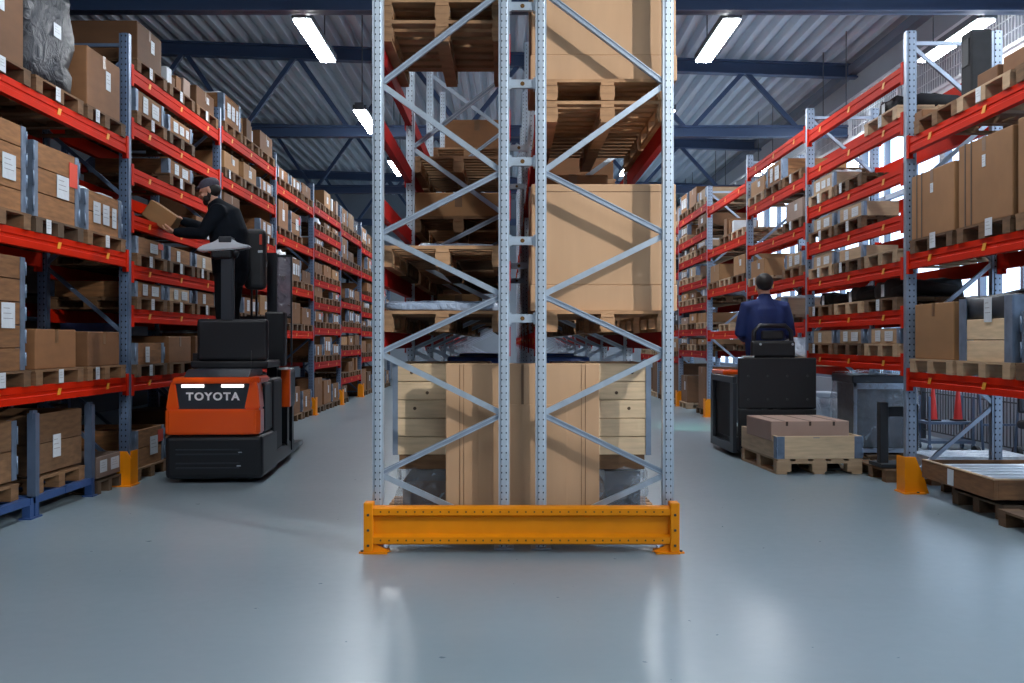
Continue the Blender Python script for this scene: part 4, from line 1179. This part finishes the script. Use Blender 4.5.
for sx in (-.20, .20):
    MB().prism([(-1.22, .045), (-1.17, .02), (0, .02), (0, .105), (-1.12, .085)], sx-.062, sx+.062, 'x').build('fork', 'mast_steel', U)
    MB().disc((sx, -1.06, .04), .04, .11, 'x', 0, 16).build('load_wheel', 'rubber', U)
for sx in (-.3, .3): MB().disc((sx, .9, .10), .10, .10, 'x', 0, 20).build('drive_wheel', 'rubber', U)
# driver
GX, GY, GZ = 2.86, 11.14, .25
b = MB(); Pg, rotg = head_mesh(b, (GX-.005, GY+.02, GZ+1.615), (0, 1, -.12), (0, .10, 1), 1.12)
b.tube([(GX, GY, GZ+1.38), (GX, GY, GZ+1.48), (GX, GY+.01, GZ+1.56)], [.075, .062, .058], 14)
b.tube([(GX, GY, GZ+.92), (GX, GY, GZ+1.15), (GX, GY, GZ+1.36)], [.12, .12, .13], 14)
ARM = []
for s in (-1, 1):
    A, E_, W_ = (GX+s*.215, GY-.01, GZ+1.37), (GX+s*.275, GY-.02, GZ+1.09), (GX+s*.17, GY+.22, GZ+1.03)
    ARM.append((A, E_, W_)); b.tube([A, E_, W_], [.045, .038, .027], 12)
    hand(b, W_, (-s*.2, 1, 0), (0, 0, -1), (-s, 0, 0), .9)
    b.tube([(GX+s*.09, GY, GZ+.93), (GX+s*.10, GY+.03, GZ+.50), (GX+s*.11, GY, GZ+.09)], [.08, .055, .04], 12)
drv = fused(b, 'person', 'skin', .0085); tag(drv, 'dark haired man in a navy jacket seen from behind on the right truck', 'person')
j = MB()
j.tube([(GX, GY, GZ+.86), (GX, GY, GZ+1.15), (GX, GY, GZ+1.36), (GX, GY, GZ+1.455)], [.16, .165, .15, .085], 20)
for s in (-1, 1):
    j.tube([(GX+s*.07, GY, GZ+.86), (GX+s*.09, GY, GZ+1.18), (GX+s*.12, GY, GZ+1.35)], [.14, .14, .11], 18)
for s, (A, E_, W_) in zip((-1, 1), ARM):
    E2, W2 = Vector(E_), Vector(W_)
    j.tube([(GX, GY, GZ+1.40), A, Vector(A).lerp(E2, .5), E2, E2.lerp(W2, .5), E2.lerp(W2, .96)], [.09, .085, .074, .066, .056, .046], 14)
j.tube([(GX, GY-.008, GZ+1.40), (GX, GY-.006, GZ+1.43), (GX, GY-.002, GZ+1.465)], [.115, .102, .088], 16)
fused(j, 'jacket', 'jacket_navy', .012, drv)
tr = MB()
for s in (-1, 1): tr.tube([(GX+s*.07, GY, GZ+.93), (GX+s*.095, GY+.01, GZ+.80), (GX+s*.105, GY+.03, GZ+.48), (GX+s*.11, GY, GZ+.09)], [.135, .115, .085, .070], 16)
fused(tr, 'trousers', 'trousers', .012, drv)
for s in (-1, 1): MB().lump(GX+s*.11-.05, GX+s*.11+.05, GY-.08, GY+.18, GZ, GZ+.10, .005, 0, s).build('shoe', 'shoe', drv)
g = MB(); g.ell(Pg(0, -.022, .040), (.097, .112, .102), rotg); g.ell(Pg(0, -.052, .0), (.076, .060, .058), rotg); g.ell(Pg(0, .02, .085), (.08, .08, .045), rotg)
fused(g, 'hair', 'hair', .008, drv, 2)
for k in (-1, 1): MB().ell(Pg(.032*k, .088, -.008), (.010, .007, .006), rotg).build('eye', 'eye', drv)

# load on its forks
P0 = (2.935, 9.42)
q = MB(); w_, d_, h_ = .82, 1.16, .144
for i in range(5):
    c = -w_/2 + .07 + (w_-.14)*i/4; q.box(c-.06, c+.06, 0, d_, h_-.022, h_)
for yy in (.05, d_/2, d_-.05):
    q.box(-w_/2, w_/2, yy-.05, yy+.05, h_-.044, h_-.0225)
    for xx in (-w_/2+.07, 0, w_/2-.07): q.box(xx-.07, xx+.07, yy-.05, yy+.05, .022, h_-.044)
for xx in (-w_/2+.05, 0, w_/2-.05): q.box(xx-.05, xx+.05, 0, d_, 0, .022)
pl = q.build('pallet', 'pine_pale', None, (*P0, .0), math.radians(3)); tag(pl, 'wooden pallet on the forks of the black truck in the right aisle', 'pallet')
cr = empty('pallet_collar', (*P0, .144), math.radians(3)); tag(cr, 'pale pine collar crate on the forks of the black truck', 'crate')
MB().box(-.41, .41, 0, .022, 0, .215, bev=.003, seg=1).box(-.41, .41, 1.138, 1.16, 0, .215).box(-.41, -.388, .022, 1.138, 0, .215, bev=.003, seg=1).box(.388, .41, .022, 1.138, 0, .215).build('plank_body', 'pine', cr)
for sx in (-1, 1):
    xo = sx*.41
    MB().box(min(xo, xo-sx*.075), max(xo, xo-sx*.075), -.005, 0, .003, .212).box(min(xo, xo+sx*.005), max(xo, xo+sx*.005), -.005, .075, .003, .212).tube([(xo, -.006, .02), (xo, -.006, .09)], .008, 8).tube([(xo, -.006, .12), (xo, -.006, .20)], .008, 8).build('corner_hinge', 'hinge', cr)
MB().box(-.06, .0, -.0012, 0, .195, .203).build('stamp_mark', 'ink', cr)
fl = empty('flat_carton', (P0[0]-.03, P0[1]+.13, .300), math.radians(3)); tag(fl, 'wide flat carton lying in the pine collar on the right truck forks', 'carton')
MB().box(-.40, .36, 0, .80, 0, .190, bev=.008).build('carton_body', 'carton_rose', fl)
for xx in (-.245, -.02, .21): MB().box(xx-.011, xx+.011, -.0012, .001, .145, .185).build('hand_slot', 'tape_dark', fl)
g = MB()
for xx in (-.27, -.02, .23): g.box(xx-.008, xx+.008, .004, .79, .190, .1915)
g.build('tape_strip', 'tape_dark', fl)
pk = MB().box(-.385, .385, .03, 1.13, 0, .156).build('packing_board', 'carton', None, (*P0, .144), math.radians(3)); tag(pk, 'brown packing board inside the pine collar under the flat carton', 'board')

# ------------------------------------------------------------------ right side floor and background
# shallow slatted frame on pallets, nearest bay
t = empty('slatted_frame', (0, 0, 0)); tag(t, 'shallow wooden frame with pale slats on pallets in the nearest right bay', 'frame')
x0, x1, y0_, y1_ = 3.36, 4.22, 6.92, 8.12
MB().box(x0, x0+.03, y0_, y1_, .15, .29, bev=.003, seg=1).box(x1-.03, x1, y0_, y1_, .15, .29).box(x0+.03, x1-.03, y0_, y0_+.03, .15, .29, bev=.003, seg=1).box(x0+.03, x1-.03, y1_-.03, y1_, .15, .29).build('frame_side', 'wood', t)
MB().box(x0-.003, x0+.03, y0_-.003, y1_, .290, .297).box(x0+.03, x1, y0_-.003, y0_+.03, .290, .297).build('frame_trim', 'pine_pale', t)
for i in range(6):
    yy = y0_+.10 + i*.17; MB().box(x0+.04, x1-.04, yy, yy+.10, .255, .275, bev=.004).build('slat', 'white_paint', t)
MB().box(x0+.03, x1-.03, y0_+.03, y1_-.03, .15, .165).build('frame_base', 'black_cloth', t)
MB().box(x0-.004, x0, y0_+.62, y0_+.72, .16, .28).build('paper_label', 'paper', t)
p = put('pallet', PAL['pallet_dark'], None, (RX+.12, 7.35, .0), PI); tag(p, 'dark pallet under the front of the slatted frame', 'pallet')
p = put('pallet', PAL['pallet_dark'], None, (RX+.30, 8.15-.02, .0), PI); p.scale = (.8, .6, 1); tag(p, 'dark pallet under the rear of the slatted frame', 'pallet')
p = put('pallet', PAL['pallet_wood'], None, (RX+.02, 6.42, 0), PI); tag(p, 'wooden pallet on the floor at the lower right picture edge', 'pallet')
t = empty('white_board', (3.62, 8.62, .02)); tag(t, 'white flat board pack lying behind the slatted frame', 'board')
MB().box(0, .9, 0, .5, .11, .24, bev=.006).build('board_stack', 'white_film', t); MB().box(.05, .2, .05, .45, -.02, .11).box(.6, .8, .05, .45, -.02, .11).build('bearer', 'pallet_wood', t)
# wrapped machine and black stand in bay two
p = put('pallet', PAL['pallet_wood'], None, (RX+.03, 9.25, 0), PI); tag(p, 'wooden pallet under the black stand behind the right post guard', 'pallet')
t = empty('black_stand', (3.37, 9.06, .12)); tag(t, 'black gate shaped stand on a pallet behind the right post', 'stand')
MB().box(0, .08, 0, .08, 0, .58, bev=.008).build('leg', 'black_cloth', t); MB().box(.27, .35, 0, .08, 0, .56, bev=.008).build('leg', 'black_cloth', t)
MB().box(.08, .27, .01, .07, .45, .54).build('crossbar', 'black_cloth', t); MB().box(-.03, .38, -.12, .2, 0, .03).build('foot', 'black_cloth', t)
p = put('pallet', PAL['pallet_wood'], None, (RX+.10, 10.4, 0), PI); tag(p, 'wooden pallet under the film wrapped cabinet, second right bay', 'pallet')
t = empty('wrapped_cabinet', (3.45, 10.05, .13)); tag(t, 'grey cabinet wrapped in clear film in the second right bay', 'wrapped load')
MB().box(.06, .60, .05, .62, 0, .70, bev=.01).build('cabinet_body', 'truck_grey', t); MB().box(.04, .07, .03, .06, 0, .70).box(.59, .62, .03, .06, 0, .70).box(.04, .62, .03, .06, .64, .70).box(.04, .62, .03, .06, .0, .04).build('cabinet_frame', 'galv_brace', t); MB().box(.02, .66, .02, .68, .70, .78, bev=.01).build('cabinet_top', 'truck_grey', t)
MB().lump(0, .70, 0, .70, 0, .82, .035, 0, 5, 6., 8).build('film_wrap', 'clear_film', t)
t = empty('white_bin', (3.40, 11.5, 0)); tag(t, 'pale film wrapped bin on the floor right of the black truck', 'bin')
MB().lump(0, .45, 0, .45, .0, .62, .03, 0, 8, 7., 7).build('bin_body', 'white_film', t); MB().box(.02, .43, .02, .43, .60, .66, bev=.01).build('bin_lid', 'white_paint', t)
# behind the right rack: mesh fence, red cones, trolley, low cabinet
t = empty('wire_fence', (5.35, 0, 0)); tag(t, 'dark wire fence panels behind the right rack by the windows', 'fence')
g = MB(); y = 7.2
while y < 14.8: g.box(-.004, .004, y-.004, y+.004, .12, 1.05); y += .075
for z in (.12, .6, 1.05): g.box(-.006, .006, 7.2, 14.8, z-.008, z+.008)
g.build('mesh_panel', 'truck_grey', t)
for k in range(5): MB().box(-.03, .03, 7.2+k*1.9-.03, 7.2+k*1.9+.03, 0, 1.25).build('fence_post', 'truck_grey', t)
t = empty('shelf_trolley', (4.95, 11.6, 0)); tag(t, 'small blue shelf trolley behind the right rack under the red cones', 'trolley')
MB().box(-.14, .40, -.16, .16, .30, .33).box(-.14, .40, -.16, .16, .08, .11).build('shelf', 'blue_plain', t)
for xx in (-.12, .38):
    for yy in (-.14, .14): MB().box(xx-.012, xx+.012, yy-.012, yy+.012, .04, .62).disc((xx, yy, .035), .035, .025, 'x', 0, 12).build('leg', 'blue_plain', t)
for i, x_ in enumerate((4.93, 5.22)):
    t = empty('folded_cone', (x_, 11.6, .33)); tag(t, 'slender red cone on the trolley behind the right rack, %s one' % ('left', 'right')[i], 'cone')
    MB().cone((0, 0, .02), .05, .012, .42).build('cone_body', 'cone_red', t); MB().box(-.07, .07, -.07, .07, 0, .02, bev=.005).build('cone_base', 'rubber', t)
t = empty('hand_trolley', (4.85, 10.2, 0)); tag(t, 'blue grey sack trolley behind the right rack', 'trolley')
MB().tube([(0, 0, .1), (-.06, .0, .95), (0, .05, 1.05)], .014, 8).tube([(.32, 0, .1), (.38, 0, .95), (.32, .05, 1.05)], .014, 8).bar((0, 0, .4), (.32, 0, .4), .02, .02).bar((-.03, 0, .7), (.35, 0, .7), .02, .02).build('frame', 'blue_plain', t)
for xx in (-.05, .37): MB().disc((xx, .05, .09), .09, .035, 'x', 0, 16).build('wheel', 'rubber', t)
MB().box(-.02, .34, -.22, .0, .02, .035).build('toe_plate', 'blue_plain', t)
t = empty('office_chair', (4.95, 9.1, 0)); tag(t, 'dark office chair behind the slatted frame at the right', 'chair')
MB().box(-.22, .22, -.22, .22, .44, .52, bev=.03).build('seat', 'black_cloth', t); MB().box(-.2, .2, .19, .25, .58, 1.0, bev=.025).build('backrest', 'truck_grey', t)
MB().tube([(0, 0, .08), (0, 0, .44)], .025, 10).tube([(0, .2, .5), (0, .23, .62)], .02, 8).build('column', 'rubber', t)
for k in range(5):
    a = k*2*PI/5; MB().tube([(0, 0, .09), (.26*math.cos(a), .26*math.sin(a), .055)], .018, 8).ell((.26*math.cos(a), .26*math.sin(a), .03), (.03, .03, .03)).build('leg', 'rubber', t)
t = empty('work_bench', (5.0, 7.9, 0)); tag(t, 'blue bench with a grey top behind the slatted frame', 'bench')
MB().box(-.35, .35, -.6, .6, .50, .54, bev=.004).build('bench_top', 'white_paint', t)
for sx in (-.3, .3):
    for sy in (-.55, .55): MB().box(sx-.025, sx+.025, sy-.025, sy+.025, 0, .5).build('leg', 'blue_base', t)
# building across the yard
t = empty('outside_building', (16, 20, -.15)); tag(t, 'pale low building across the yard seen through the right windows', 'building')
MB().box(0, 8, -18, 22, 0, 2.2).build('facade', 'facade', t); MB().box(-.2, 8.2, -18.2, 22.2, 2.2, 2.4).build('roof_edge', 'white_paint', t)
for k in range(12): MB().box(-.04, 0, -16.5+3*k, -15+3*k, .9, 1.7).build('window', 'mullion', t)

# small blue carton with a pink mark, lowest shelf of the second left bay
t = empty('blue_carton', (LX-.58, 9.35, 1.06)); tag(t, 'dark blue carton with a pink mark behind the crate, second left bay', 'carton')
MB().box(-.2, .2, -.2, .2, 0, .36, bev=.006).build('carton_body', 'blue_carton', t)
g = MB(); g.box(.06, .15, -.2015, -.2, .12, .22); g.build('pink_mark', 'pink_mark', t)
